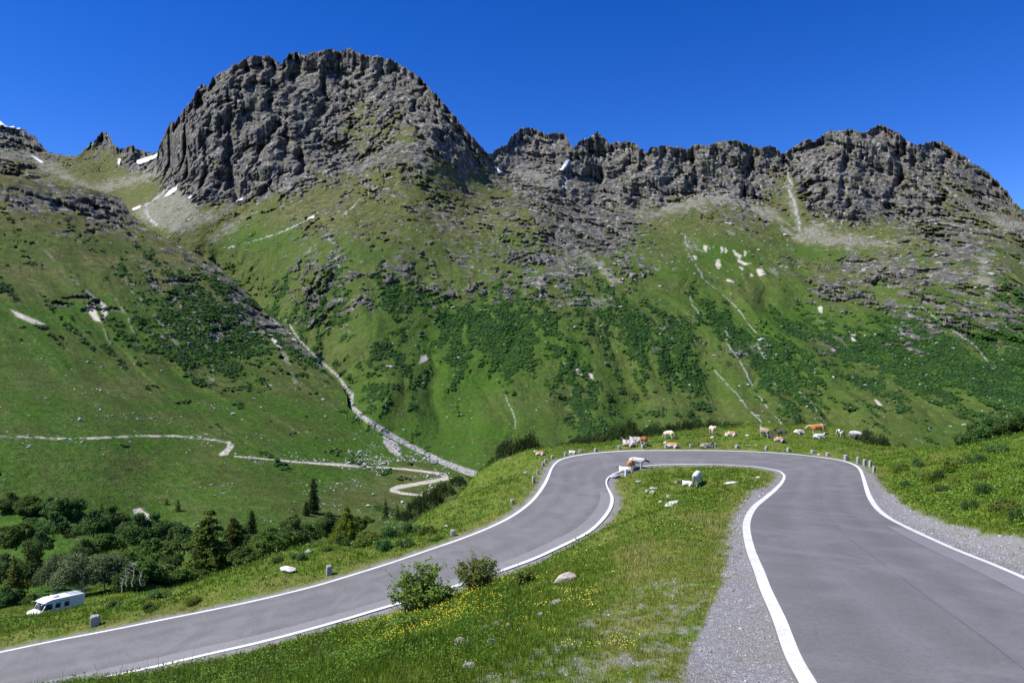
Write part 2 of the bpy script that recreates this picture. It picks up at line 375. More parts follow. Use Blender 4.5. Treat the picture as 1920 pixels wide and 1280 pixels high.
S_CTL = [(-200, 1150, 112), (100, 1140, 120), (400, 1100, 140), (-200, 1060, 165), (0, 1060, 170), (300, 1060, 178), (600, 1000, 215), (850, 950, 270), (900, 900, 330), (740, 915, 300), (400, 900, 262), (0, 900, 214), (-200, 900, 200), (640, 870, 335), (430, 840, 312), (0, 820, 245), (200, 820, 274), (700, 810, 440), (850, 880, 360), (655, 745, 520), (560, 645, 625), (400, 700, 470), (400, 600, 590), (400, 492, 770), (245, 402, 820), (100, 346, 790), (0, 326, 750), (-200, 302, 700), (200, 600, 480), (200, 700, 384), (0, 600, 410), (0, 700, 325), (-200, 600, 360), (-200, 750, 270), (0, 450, 590), (200, 480, 650), (500, 588, 700), (1000, 905, 345), (1000, 1000, 260), (900, 1060, 220)]

def depth_fit(ctl):
    a = np.array(ctl, float)
    return tps_fit(a[:, :2] / 100.0, np.log(a[:, 2]), 0.02)
M_FIT = depth_fit(M_CTL); S_FIT = depth_fit(S_CTL)
def fit_depth(fit, px, py):
    q = np.c_[np.ravel(px), np.ravel(py)] / 100.0
    return np.exp(tps_eval(fit, q)).reshape(np.shape(px))

def far_sheet(name, line, bottom, x0, x1, step, nrow, fit, is_spur):
    cx = np.arange(x0, x1 + step, step)
    top = np.interp(cx, line[:, 0], line[:, 1])
    jag = fbm(cx / 26.0, cx * 0 + 3.3, cx * 0, 5, 0.62, seed=4)
    jag2 = np.abs(perlin(cx / 7.0, cx * 0 + 9, cx * 0, 2))
    tops = smooth1(top, 22); tops = np.minimum(tops, 900)
    top = top + (jag * 7.0 - jag2 * 6.0 + 2.0 - np.abs(perlin(cx / 3.4, cx * 0 + 5, cx * 0, 6)) * 4) * (0.35 if is_spur else 1.0)
    bot = np.interp(cx, bottom[:, 0], bottom[:, 1]) if not np.isscalar(bottom) else np.full(cx.shape, float(bottom))
    t = (np.linspace(0, 1, nrow) ** 0.92)[:, None]
    PX = np.broadcast_to(cx, (nrow, len(cx))).astype(float).copy()
    PY = tops[None] * (1 - t) + bot[None] * t
    PY = PY + (top - tops)[None] * np.exp(-(t * (bot - tops)[None]) / 45.0)
    PY = np.maximum.accumulate(PY, axis=0)
    # depth: evaluate coarse, then bilinear
    D = np.empty_like(PX)
    gxx = np.arange(x0 - 12, x1 + 20, 6.0); gyy = np.arange(PY.min() - 12, PY.max() + 20, 6.0)
    MX, MY = np.meshgrid(gxx, gyy)
    Dc = fit_depth(fit, MX, MY)
    u_ = np.clip((PX - gxx[0]) / 6, 0, len(gxx) - 1.001); v_ = np.clip((PY - gyy[0]) / 6, 0, len(gyy) - 1.001)
    i_ = u_.astype(int); j_ = v_.astype(int); fa = u_ - i_; fb = v_ - j_
    D = (Dc[j_, i_] * (1 - fa) + Dc[j_, i_ + 1] * fa) * (1 - fb) + (Dc[j_ + 1, i_] * (1 - fa) + Dc[j_ + 1, i_ + 1] * fa) * fb
    X = (PX - 960) * D / F; Y = D; Z = -(PY - 640) * D / F
    # warp the cover lookups so that borders are ragged
    wx = fbm(X / 60, Y / 90, Z / 60, 4, 0.6, seed=21) * 26; wy = fbm(X / 60, Y / 90, Z / 60, 4, 0.6, seed=31) * 20
    rg = ROCKG(PX + wx, PY + wy)
    kf = np.interp(PX, [300, 720, 1100, 1400, 2000], [-0.32, -0.25, 0.02, 0.10, 0.12]) if not is_spur else np.full(PX.shape, -1.1)
    FU = X - kf * (Y - 500) + fbm(X / 130, Y / 180, Z / 130, 3, .5, seed=97) * 34
    n1 = 0.62 * fbm(X / 55, Y / 95, Z / 34, 7, 0.70, seed=1) + 0.5 * fbm(FU / 14, Y / 150, Z / 60, 5, 0.7, seed=2)                      # clumps
    if is_spur:
        rg = np.clip(0.16 + 0.25 * sstep(120, 0, PY - np.interp(PX, line[:, 0], line[:, 1])) - 0.22 * sstep(640, 760, PY), 0, 1)
        g3 = [(60, 375, 60, 24), (130, 390, 80, 16), (200, 400, 50, 22), (240, 395, 22, 30), (170, 440, 60, 14), (285, 520, 40, 22), (330, 555, 50, 30), (160, 575, 60, 25), (520, 600, 70, 40), (30, 460, 45, 20), (420, 620, 40, 30)]
        for gx, gy, sx, sy in g3: rg = rg + 0.22 * np.exp(-((PX + wx * .5 - gx) / sx) ** 2 - ((PY + wy * .5 - gy) / sy) ** 2)
    n1b = fbm(X / 13, Y / 26, Z / 9, 5, 0.7, seed=3)
    rock = sstep(-0.05, 0.05, n1 * 0.50 + n1b * 0.75 + (rg - 0.50 - 0.05 * sstep(400, 450, PY) * (not is_spur) + (0.07 * np.exp(-((PX - 860) / 300) ** 4 - ((PY - 400) / 170) ** 4) if not is_spur else 0.03)) * (0.95 if not is_spur else 1.0))
    n2 = 0.8 * fbm(FU / 30, Y / 240, Z / 260, 5, 0.68, seed=9) + 0.75 * fbm(X / 12, Y / 30, Z / 14, 5, 0.72, seed=10)
    sg = SHRUBG(PX + wx * .8, PY + wy * .8)
    if is_spur:
        sg = sg * 0.9 * sstep(980, 880, PY) + 0.36 * np.exp(-((PX - 430) / 150) ** 2 - ((PY - 600) / 80) ** 2) + 0.16 * np.exp(-((PY - 500) / 160) ** 2)
    shrub = sstep(-0.03, 0.04, n2 * 0.85 + (sg - 0.47 + 0.05 * sstep(1000, 1200, PX) * sstep(570, 620, PY)) * 0.75) * (1 - rock * 0.8)
    lush = np.clip(0.5 + 0.9 * fbm(X / 90, Y / 160, Z / 80, 5, 0.55, seed=14) + sstep(470, 640, PY) * 0.25 - sstep(480, 380, PY) * 0.45, 0, 1)
    if is_spur: lush = np.clip((lush - 0.25) * 1.5 + 0.5 * fbm(FU / 18, Y / 120, Z / 60, 4, .6, seed=29) + 0.6 * fbm(X / 16, Y / 30, Z / 16, 5, .65, seed=19), 0, 1)
    else:
        lush = np.clip(lush + 0.5 * np.exp(-((PX - 1360) / 70) ** 2 - ((PY - 500) / 40) ** 2) + 0.5 * np.exp(-((PX - 500) / 80) ** 2 - ((PY - 440) / 25) ** 2), 0, 1)
        rock = rock * (1 - 0.95 * np.exp(-((PX - 1350) / 75) ** 4 - ((PY - 500) / 50) ** 4))
        rock = rock * (1 - 0.9 * np.exp(-((PX - 480) / 90) ** 4 - ((PY - 445) / 28) ** 4))
    scree = np.zeros_like(PX); snow = np.zeros_like(PX); pale = np.zeros_like(PX); water = np.zeros_like(PX)
    hf = perlin(X / 9, Y / 14, Z / 9, 3) * 3 + perlin(X / 3.5, Y / 6, Z / 3.5, 5) * 1.5
    if not is_spur:
        for pl in SCREE:
            s = box_sel(PX, PY, pl, 20); scree[s] = np.maximum(scree[s], sstep(-8, 8, polysdf(PX[s] + wx[s] * .35, PY[s] + wy[s] * .35, pl) + hf[s] * 2.0 + n1b[s] * 22) * np.clip(.78 + 1.1 * n1b[s], .25, 1))
        scree = np.maximum(scree, sstep(0.30, 0.42, fbm(X / 45, Y / 160, Z / 90, 6, .6, seed=77)) * 0.85 * sstep(640, 520, PY) * sstep(380, 430, PY))
        for pl in SNOW:
            s = box_sel(PX, PY, pl, 6); snow[s] = np.maximum(snow[s], sstep(-0.9, 0.7, polysdf(PX[s], PY[s], pl) + hf[s] * 0.25))
        brk = sstep(-0.30, 0.12, fbm(X / 9, Y / 22, Z / 17, 4, .75, seed=33))
        for pts, hw in STREAMS: water = np.maximum(water, stroke(PX + hf * 1.0 + wx * .18, PY + hf * 0.5, pts, hw * 0.62) * brk)
    for pts, hw in STREAM_S: water = np.maximum(water, stroke(PX + np.clip(hf, -3, 3) * .7, PY + np.clip(hf, -3, 3) * .4, pts, hw) * sstep(-0.55, -0.2, fbm(X / 3, Y / 6, Z / 3, 3, .7, seed=34)))
    for pl in PALE:
        s = box_sel(PX, PY, pl, 8); pale[s] = np.maximum(pale[s], sstep(-1.5, 1.0, polysdf(PX[s], PY[s], pl) + hf[s] * 0.6))
    if is_spur:
        for pts, hw in TRACKS: pale = np.maximum(pale, stroke(PX, PY + hf * 0.15, pts, hw) * (sstep(-0.25, 0.15, fbm(X / 4, Y / 8, Z / 4, 3, .7, seed=35)) if max(np.atleast_1d(hw)) < 2 else 1))
        for pts, hw in STRIPS_S: scree = np.maximum(scree, stroke(PX + hf * 1.3 + wx * .15, PY + hf, pts, hw) * 0.8 * sstep(-0.05, 0.12, n1b + n1 * .5))
    fan = sstep(-0.04, .03, n1 + 0.15) * np.exp(-((PX - 735) / 18) ** 2 - ((PY - 835 - (PX - 735) * .8) / 14) ** 2)
    water = np.maximum(water, sstep(.3, .6, fan))
    crest = sstep(0, 1, np.arange(nrow)[:, None] / 7.0) * np.ones_like(PX)
    # relief pushed along the line of sight, in metres, bigger on rock
    A = (X * 0.8 + Y * 0.25 - Z * 0.55); B = (X * 0.5 + Z * 0.85); Cc = (Y * 0.9 - X * .25)
    big = fbm(FU / 95 + wx / 60, Cc / 260, B / 260, 4, 0.5, seed=41, ridged=True)
    med = 0.5 * fbm(A / 26 + wx / 22, Cc / 60, B / 95 + wy / 30, 6, 0.68, seed=55, ridged=True) + 0.5 * fbm((A - B * .6) / 34 + wy / 25, Cc / 60, (B + A * .5) / 60 + wx / 30, 6, 0.68, seed=51, ridged=True)
    gul = fbm(FU / 40, Y / 420, Z / 300, 5, 0.55, seed=61, ridged=True)
    fine = fbm(X / 9, Y / 12, Z / 8, 4, 0.6, seed=71)
    sc = D / 1200.0
    fc = np.zeros_like(X); sel = rock > 0.03
    xs, ys, zs = X[sel], Y[sel], Z[sel]; wxs = wx[sel] / 26.; wys = wy[sel] / 26.
    u1 = xs * .93 + zs * .36; u2 = -xs * .36 + zs * .93
    fc[sel] = facets(u1 / 48 + wxs * .5, ys / 60, u2 / 110 + wys * .5, 1) * 30 + (facets(u1 / 19 + wxs, ys / 26, u2 / 36 + wys, 2) * 12 + facets((xs - zs * .3) / 8 + wxs, ys / 12, (zs + xs * .3) / 13 + wys, 3) * 8 + facets((xs + zs * .4) / 4.6 + wxs, ys / 8, (zs - xs * .4) / 6.5 + wys, 4) * 4.5) * np.clip(0.75 + 1.5 * perlin(xs / 70, ys / 70, zs / 90, 15), .15, 1.5)
    if not is_spur:
        for g_ in GULLIES:
            b_s = box_sel(PX, PY, g_, 34); dg_ = polysdf(PX[b_s] + wx[b_s] * 1.5, PY[b_s] + wy[b_s], g_, closed=False); fc[b_s] += (np.exp(-(dg_ / 5.5) ** 2) * 22 - np.exp(-((dg_ - 16) / 9.0) ** 2) * 5) * rock[b_s] * np.clip(1 + 2 * perlin(X[b_s] / 60, Y[b_s] / 60, Z[b_s] / 60, 23), .1, 1.6)
    rk = np.clip(rock * (1 - scree) * (1 - snow), 0, 1)
    ramp_ = 0.35 + 0.65 * sstep(.35, .9, rg)
    disp = rk * ramp_ * (big * 46 + med * 13 * (1 + 0.3 * big) + fc + fine * 3) * (0.45 + 0.55 * sc)
    disp += (1 - rk * .5) * fbm(FU / 105, Y / 700, Z / 500, 3, .5, seed=63, ridged=True) * 30 * sstep(400, 560, PY) * sstep(880, 780, PY) * (not is_spur)
    disp += (1 - rk) * (gul * 14 * sstep(420, 560, PY) + fbm(X / 60, Y / 80, Z / 60, 5, .6, seed=81) * 14 + fine * 1.6) * np.clip(sc, .25, 1) * (1 - .7 * scree)
    disp += big * 14 * sc * (1 - rk)
    disp -= shrub * (1 - rk) * (1.5 + 2.5 * np.abs(perlin(X / 3.2, Y / 5, Z / 3.2, 8)))
    disp *= 0.25 + 0.75 * crest
    if is_spur: disp *= 0.95 * sstep(150, 380, D) + 0.12
    D2 = D + disp
    keepfine = rk * ramp_ * (fc * 0.20 + fine * 3 + med * 3)
    D2 = D2 - keepfine
    cm = np.maximum.accumulate((D2)[::-1], axis=0)[::-1]           # ledges and walls, hardly any overhangs
    D2 = D2 + (cm - D2) * 0.82 * rk + keepfine * 0.9
    X = (PX - 960) * D2 / F; Y = D2; Z = -(PY - 640) * D2 / F
    V = [np.stack([X, Y, Z], -1)]
    # the far side of the crest
    back = []
    for k in range(8, 0, -1):
        q = V[0][0].copy(); s_ = (k / 8.0) ** 1.5
        q[:, 0] *= 1 + 0.25 * s_; q[:, 1] *= 1 + 0.25 * s_; q[:, 2] -= np.maximum((q[:, 2] + 60) * 0.9, 15) * s_
        back.append(q)
    V = np.concatenate([np.array(back), V[0]], 0)
    def ext(a): return np.concatenate([np.repeat(a[:1], 8, 0), a], 0)
    def ext0(a): return np.concatenate([np.repeat(a[:1] * 0, 8, 0), a], 0)
    ma = np.stack([ext(rock), ext(shrub), ext(scree), ext(snow)], -1).reshape(-1, 4)
    mb = np.stack([ext(lush), ext0(pale), ext0(water), ext(np.clip(0.5 + big * .5, 0, 1))], -1).reshape(-1, 4)
    o = np_mesh(name, V.reshape(-1, 3), grid_faces(V.shape[0], V.shape[1])[:, ::-1], MAT_FAR, smooth=False, cattr={'cover_a': ma, 'cover_b': mb})
    return o, dict(PX=PX, PY=PY, P=V[8:], rock=rock, shrub=shrub, scree=scree, water=water, pale=pale, D=D2, cx=cx, line=line, bot=bot, top=top, nrow=nrow, lush=lush)

# far cover material
m = NT('mountain_cover'); pos = m.pos()
rock, shrub, scree, snow = m.attr('cover_a'); lush, pale, water, rsh = m.attr('cover_b')
nA = m.noise(0.11, 6, 0.7, pos); nB = m.noise(0.35, 5, 0.7, pos); nC = m.noise(0.012, 4, 0.6, pos); nD = m.noise(1.1, 3, 0.7, pos)
grass_d = m.mix(m.ramp(nA, [(0.36, 0), (0.64, 1)]), (0.062, 0.070, 0.020), (0.150, 0.150, 0.055))
grass_l = m.mix(m.ramp(nB, [(0.36, 0), (0.66, 1)]), (0.028, 0.078, 0.008), (0.070, 0.145, 0.013))
grass = m.mix(lush, grass_d, grass_l)
heath = m.ramp(m.noise(0.045, 6, 0.7, pos), [(0.50, 0), (0.62, 1)])
grass = m.mix(m.math('MULTIPLY', heath, 0.45), grass, (0.050, 0.058, 0.014))
grass = m.mix(m.math('MULTIPLY', m.ramp(m.noise(0.22, 5, 0.75, pos), [(0.56, 0), (0.70, 1)]), 0.5), grass, (0.16, 0.15, 0.075))
grass = m.mix(m.math('MULTIPLY', m.ramp(nD, [(0.56, 0), (0.72, 1)]), 0.30), grass, (0.20, 0.20, 0.12))
shr = m.mix(m.ramp(nB, [(0.35, 0), (0.65, 1)]), (0.012, 0.034, 0.008), (0.034, 0.075, 0.016))
c = m.mix(shrub, grass, shr)
rk = m.ramp(nA, [(0.37, (0.034, 0.034, 0.034)), (0.46, (0.088, 0.087, 0.084)), (0.54, (0.170, 0.166, 0.156)), (0.63, (0.44, 0.42, 0.38))])
rk = m.mix(m.math('MULTIPLY', m.ramp(nC, [(0.5, 0), (0.72, 1)]), 0.6), rk, (0.17, 0.135, 0.105))
mp = m.n('Mapping'); m.L(pos, mp.inputs[0]); mp.inputs['Scale'].default_value = (1, 1, .22); mp.inputs['Rotation'].default_value = (0, .35, 0)
stk = m.noise(0.09, 5, 0.7, mp.outputs[0])
rk = m.mix(m.ramp(stk, [(0.52, 0), (0.62, 0.7)]), rk, (0.055, 0.052, 0.052))
rk = m.mix(m.ramp(m.noise(0.028, 4, 0.7, pos), [(0.50, 0), (0.60, 0.45)]), rk, (0.10, 0.092, 0.085))
rk = m.mix(m.ramp(nB, [(0.50, 0), (0.60, 0.55)]), rk, (0.09, 0.088, 0.084))
rk = m.mix(m.ramp(m.noise(0.05, 6, 0.75, pos), [(0.54, 0), (0.62, 0.75)]), rk, (0.105, 0.118, 0.040))
c = m.mix(m.math('MULTIPLY', rock, m.ramp(nB, [(0.25, 0.55), (0.45, 1)])), c, rk)
sc_ = m.mix(m.ramp(nB, [(0.35, 0), (0.65, 1)]), (0.15, 0.147, 0.115), (0.30, 0.29, 0.235))
c = m.mix(m.math('MULTIPLY', scree, m.ramp(nD, [(0.30, 0.55), (0.5, 1)])), c, sc_)
c = m.mix(pale, c, m.mix(nB, (0.42, 0.38, 0.30), (0.62, 0.58, 0.50)))
c = m.mix(water, c, m.mix(m.ramp(nD, [(0.35, 0), (0.6, 1)]), (0.20, 0.20, 0.19), (0.48, 0.48, 0.46)))
c = m.mix(snow, c, (0.86, 0.88, 0.92))
m.color(c); m.b.inputs['Roughness'].default_value = 0.95; m.b.inputs['Specular IOR Level'].default_value = 0.1
m.bump(m.math('ADD', nB, m.math('MULTIPLY', nD, 0.4)), 0.9, 2.0)
MAT_FAR = m.m

mount, MI = far_sheet('mountain', SKY_LINE, 905.0, -250, 2180, 1.9, 500, M_FIT, False)
tag(mount, 'grey rocky alpine mountain range over green lower slopes', None, None, 'structure')
BOT_S = np.array([(-260, 1150), (150, 1140), (400, 1100), (700, 1020), (1000, 1000)], float)
spur, SI = far_sheet('hillside', SPUR_LINE, BOT_S, -250, 990, 2.0, 400, S_FIT, True)
tag(spur, 'dark green grassy hillside with stones and a zigzag path', None, None, 'structure')

# ------------------------------------------------------------------ road edges
IN_PX = [(1513, 1276), (1487, 1229), (1461, 1160), (1434, 1100), (1423.5, 1070), (1415, 1050), (1406, 1025), (1399.5, 987.5), (1403, 969), (1414.5, 950), (1432.5, 935), (1455, 916), (1466.5, 903), (1470.5, 892), (1463, 884), (1447, 879.5), (1420, 875), (1383, 872), (1350, 870.5), (1300, 870), (1267, 870), (1233, 871), (1205, 874), (1180, 879), (1160, 884.5), (1147, 890), (1138, 898), (1137, 907), (1142, 919), (1147.5, 932), (1146, 947), (1136, 965), (1107, 994), (1046, 1026), (1000, 1047), (957, 1063), (900, 1083.5), (840, 1102), (782, 1120), (721, 1138), (637, 1163), (533, 1191.5), (467, 1208), (400, 1223), (300, 1246.5), (200, 1268), (100, 1289), (0, 1309)]
OUT_PX = [(1920, 1082), (1856, 1055), (1800, 1032.5), (1744, 1008), (1699, 987.5), (1661, 967), (1643, 951), (1630, 930), (1623, 910), (1618, 893), (1612, 879), (1600, 870), (1573, 862), (1533, 856), (1467, 849.5), (1400, 846), (1333, 844.3), (1280, 844), (1240, 844), (1168, 845.2), (1107, 850), (1067, 856.5), (1046, 864), (1035, 876), (1028, 893), (1018, 912), (998, 938), (965, 964), (924, 985.5), (863.5, 1010), (802.5, 1031), (721, 1058.5), (640, 1083.5), (600, 1095.5), (500, 1120.5), (400, 1142), (300, 1162), (200, 1182), (100, 1201), (0, 1222), (-100, 1242)]
ANCH = [((1415, 1050), (1920, 1082), -6.8, -6.8), ((1399.5, 987.5), (1780, 1024), -7.8, -7.8), ((1432.5, 935), (1643, 951), -10, -10), ((1466.5, 903), (1622, 905), -11.8, -11.7),
 ((1463, 884), (1600, 870), -12.6, -12.3), ((1383, 872), (1430, 847.5), -13.0, -12.75), ((1267, 870), (1240, 844), -13.35, -13.0), ((1160, 884.5), (1107, 850), -13.8, -13.4), ((1138, 898), (1046, 864), -14.0, -13.75),
 ((1147.5, 932), (1018, 912), -14.6, -14.4), ((1107, 994), (965, 964), -15.2, -15.1), ((1046, 1026), (924, 985.5), -15.7, -15.6), ((900, 1083.5), (780, 1038), -16.5, -16.4), ((721, 1138), (619, 1090), -17.3, -17.2),
 ((533, 1191.5), (437, 1134), -18.0, -17.9), ((300, 1246.5), (215, 1179), -18.9, -18.8), ((0, 1309), (-100, 1242), -20.0, -19.9)]
ic = catmull(IN_PX, 4000); oc = catmull(OUT_PX, 4000)
ks = []; ko = []
for a in ANCH:
    ks.append(np.argmin(((ic - np.array(a[0])) ** 2).sum(1))); ko.append(np.argmin(((oc - np.array(a[1])) ** 2).sum(1)))
NS = 640
st = np.linspace(0, len(ANCH) - 1, NS)
ai = smooth1(np.interp(st, range(len(ANCH)), ks), 14); ao = smooth1(np.interp(st, range(len(ANCH)), ko), 14)
zi = smooth1(np.interp(st, range(len(ANCH)), [a[2] for a in ANCH]), 26); zo = smooth1(np.interp(st, range(len(ANCH)), [a[3] for a in ANCH]), 26)
def at(c, idx): return np.c_[np.interp(idx, range(len(c)), c[:, 0]), np.interp(idx, range(len(c)), c[:, 1])]
ip = at(ic, ai); op = at(oc, ao)
def unproj(pp, z):
    d = F * (-z) / (pp[:, 1] - 640); return np.c_[(pp[:, 0] - 960) * d / F, d, z]
I3 = unproj(ip, zi); O3 = unproj(op, zo)
# near stations: inner line traced down to the frame's foot, outer edge at constant width
nn = 110
ii = np.linspace(0, ks[0], nn)[:-1]; pp = at(ic, ii)
k_ = (pp[:, 1] - 640) / F
a0 = 4.1 ; b0 = (6.8 - a0) / (F * 6.8 / (1050 - 640))
dn = a0 / (k_ - b0); In = np.c_[(pp[:, 0] - 960) * dn / F, dn, -k_ * dn]
vec = O3[0] - I3[0]; On = In + vec
ext = 14
I3 = np.vstack([In, I3]); O3 = np.vstack([On, O3])
I3[60:, 2] = smooth1(I3[60:, 2], 12); O3[60:, 2] = smooth1(O3[60:, 2], 12); I3[40:, :] = np.array([smooth1(I3[40:, k], 4) for k in range(3)]).T; O3[40:, :] = np.array([smooth1(O3[40:, k], 6) for k in range(3)]).T
tan0 = (In[0] - In[6]) ; tan0 /= np.linalg.norm(tan0[:2])
pre = np.arange(ext, 0, -1)[:, None] * 1.3
I3 = np.vstack([In[0] + tan0 * pre, I3]); O3 = np.vstack([On[0] + tan0 * pre, O3])
tan1 = I3[-1] - I3[-12]; tan1 /= np.linalg.norm(tan1[:2]); post = np.arange(1, 40)[:, None] * 1.0
I3 = np.vstack([I3, I3[-1] + tan1 * post]); O3 = np.vstack([O3, O3[-1] + tan1 * post])
NSt = len(I3)
vv = np.r_[0, np.cumsum(np.linalg.norm(np.diff((I3 + O3) / 2, axis=0), axis=1))]
NC = 22
us = np.linspace(-0.022, 1.022, NC)
def road_pt(u, dz=0.0):
    crown = 0.10 * (1 - (2 * np.clip(u, 0, 1) - 1) ** 2)
    p = I3 * (1 - u) + O3 * u
    p = p.copy(); p[:, 2] += crown * 0.4 + dz
    return p
RV = np.stack([road_pt(u) for u in us], 1)
UV = np.stack([np.broadcast_to(us, (NSt, NC)), np.broadcast_to(vv[:, None], (NSt, NC))], -1)
# edge skirts
lo = RV[:, :1].copy(); lo[..., 2] -= 0.25; hi = RV[:, -1:].copy(); hi[..., 2] -= 0.25
RV2 = np.concatenate([lo, RV, hi], 1); UV2 = np.concatenate([UV[:, :1], UV, UV[:, -1:]], 1)
width = np.linalg.norm((O3 - I3)[:, :2], axis=1)
print('road width', width[::60].round(1))

m = NT('asphalt'); uvn = m.n('TexCoord').outputs['UV']; sp = m.n('SeparateXYZ'); m.L(uvn, sp.inputs[0]); U, Vv = sp.outputs[0], sp.outputs[1]
pos = m.pos()
base = m.mix(m.noise(0.5, 5, 0.6, pos), (0.096, 0.095, 0.094), (0.156, 0.154, 0.152))
wob = m.math('MULTIPLY', m.math('SUBTRACT', m.noise(0.12, 3, 0.5, pos), 0.5), 0.22)
Uw = m.math('ADD', U, wob)
tr = m.ramp(Uw, [(0.0, 0.5), (0.20, 0.15), (0.30, 0.85), (0.44, 0.15), (0.56, 0.6), (0.68, 0.1), (0.80, 0.8), (0.92, 0.2)])
base = m.mix(m.math('MULTIPLY', tr, 0.5), base, (0.20, 0.20, 0.203))
# lighter older strips beside the edge lines
s1 = m.math('MULTIPLY', m.math('LESS_THAN', U, 0.17), m.math('GREATER_THAN', Vv, 118.0))
s2 = m.math('MULTIPLY', m.math('GREATER_THAN', U, 0.86), m.math('LESS_THAN', Vv, 44.0))
grit = m.ramp(m.noise(28, 2, 0.8, pos), [(0.35, 0.0), (0.65, 1.0)])
base = m.mix(m.math('ADD', s1, s2, clamp=True), base, m.mix(grit, (0.165, 0.165, 0.168), (0.25, 0.25, 0.253)))
seam = m.math('MULTIPLY', m.math('LESS_THAN', m.math('ABSOLUTE', m.math('SUBTRACT', U, 0.165)), 0.005), m.math('GREATER_THAN', Vv, 118.0))
seam2 = m.math('LESS_THAN', m.math('ABSOLUTE', m.math('SUBTRACT', m.math('ADD', U, m.math('MULTIPLY', m.noise(0.6, 2, 0.5, pos), 0.01)), 0.52)), 0.0028)
seam2 = m.math('MULTIPLY', seam2, m.math('LESS_THAN', Vv, 60.0))
seam3 = m.math('MULTIPLY', m.math('LESS_THAN', m.math('ABSOLUTE', m.math('SUBTRACT', U, 0.857)), 0.004), m.math('LESS_THAN', Vv, 44.0))
base = m.mix(m.math('MULTIPLY', m.math('ADD', m.math('ADD', seam, seam2), seam3, clamp=True), 0.5), base, (0.045, 0.045, 0.05))
crk = m.ramp(m.vor(0.16, pos, 'DISTANCE_TO_EDGE'), [(0.0, 1), (0.006, 0)])
base = m.mix(m.math('MULTIPLY', m.math('MULTIPLY', crk, m.ramp(m.noise(0.2, 2, 0.5, pos), [(0.52, 0), (0.6, 1)])), 0.22), base, (0.05, 0.05, 0.055))
gr2 = m.noise(9, 4, 0.8, pos)
base = m.mix(m.math('MULTIPLY', m.ramp(gr2, [(0.45, 0), (0.62, 1)]), 0.40), base, (0.075, 0.075, 0.077))
big_ = m.noise(0.25, 4, 0.65, pos, 1.2)
base = m.mix(m.math('MULTIPLY', m.ramp(big_, [(0.48, 0), (0.60, 1)]), 0.30), base, (0.21, 0.21, 0.212))
fine = m.noise(34, 3, 0.85, pos)
base = m.mix(m.math('MULTIPLY', m.ramp(fine, [(0.52, 0), (0.72, 1)]), 0.35), base, (0.30, 0.30, 0.30))
base = m.mix(m.math('MULTIPLY', m.ramp(m.noise(0.9, 4, 0.6, pos), [(0.55, 0), (0.75, 1)]), 0.18), base, (0.075, 0.075, 0.082))
m.color(base); m.b.inputs['Roughness'].default_value = 0.8; m.b.inputs['Specular IOR Level'].default_value = 0.3
m.bump(fine, 0.35, 0.01)
road = np_mesh('road', RV2.reshape(-1, 3), grid_faces(NSt, NC + 2), m.m, smooth=True, uv=UV2.reshape(-1, 2))
tag(road, 'grey asphalt hairpin road bending around a grassy island', None, None, 'structure')
m = NT('line_paint'); pos = m.pos()
wn = m.math('ADD', m.math('MULTIPLY', m.noise(14, 4, 0.7, pos), .6), m.math('MULTIPLY', m.noise(0.9, 3, .6, pos), .4))
m.color(m.mix(m.ramp(wn, [(0.48, 0), (0.62, 0.75)]), (0.66, 0.66, 0.65), (0.42, 0.42, 0.42))); m.b.inputs['Roughness'].default_value = 0.6
MAT_LINE = m.m
def edge_line(uc, hw_fn, name, side, lab):
    d = np.linalg.norm((I3 + O3)[:, :2] / 2, axis=1)
    c = road_pt(uc)
    hw = hw_fn(vv)
    du = hw / width
    rows = []
    for q in (-1, 0, 1):
        u = uc + q * du
        crown = 0.10 * (1 - (2 * np.clip(u, 0, 1) - 1) ** 2) * 0.4
        p = I3 * (1 - u[:, None]) + O3 * u[:, None]; p[:, 2] += crown + 0.006
        rows.append(p)
    A_ = np.stack(rows, 1)
    o = np_mesh(name, A_.reshape(-1, 3), grid_faces(NSt, 3), MAT_LINE, smooth=True)
    return tag(o, lab, None, None, 'structure')
dI = I3[:, 1]
edge_line(0.0, lambda v: np.interp(v, [0, 14, 30, 60, 75, 90, 105, 120, 135, 170, 260], [0.135, 0.14, 0.15, 0.17, 0.12, 0.08, 0.10, 0.17, 0.165, 0.13, 0.12]), 'road_line', 0, 'white painted edge line along the inside of the bend')
edge_line(1.0, lambda v: np.interp(v, [0, 30, 45, 60, 75, 100, 120, 140, 260], [0.10, 0.11, 0.15, 0.17, 0.15, 0.16, 0.18, 0.12, 0.11]), 'road_line', 1, 'white painted edge line along the outside of the bend')

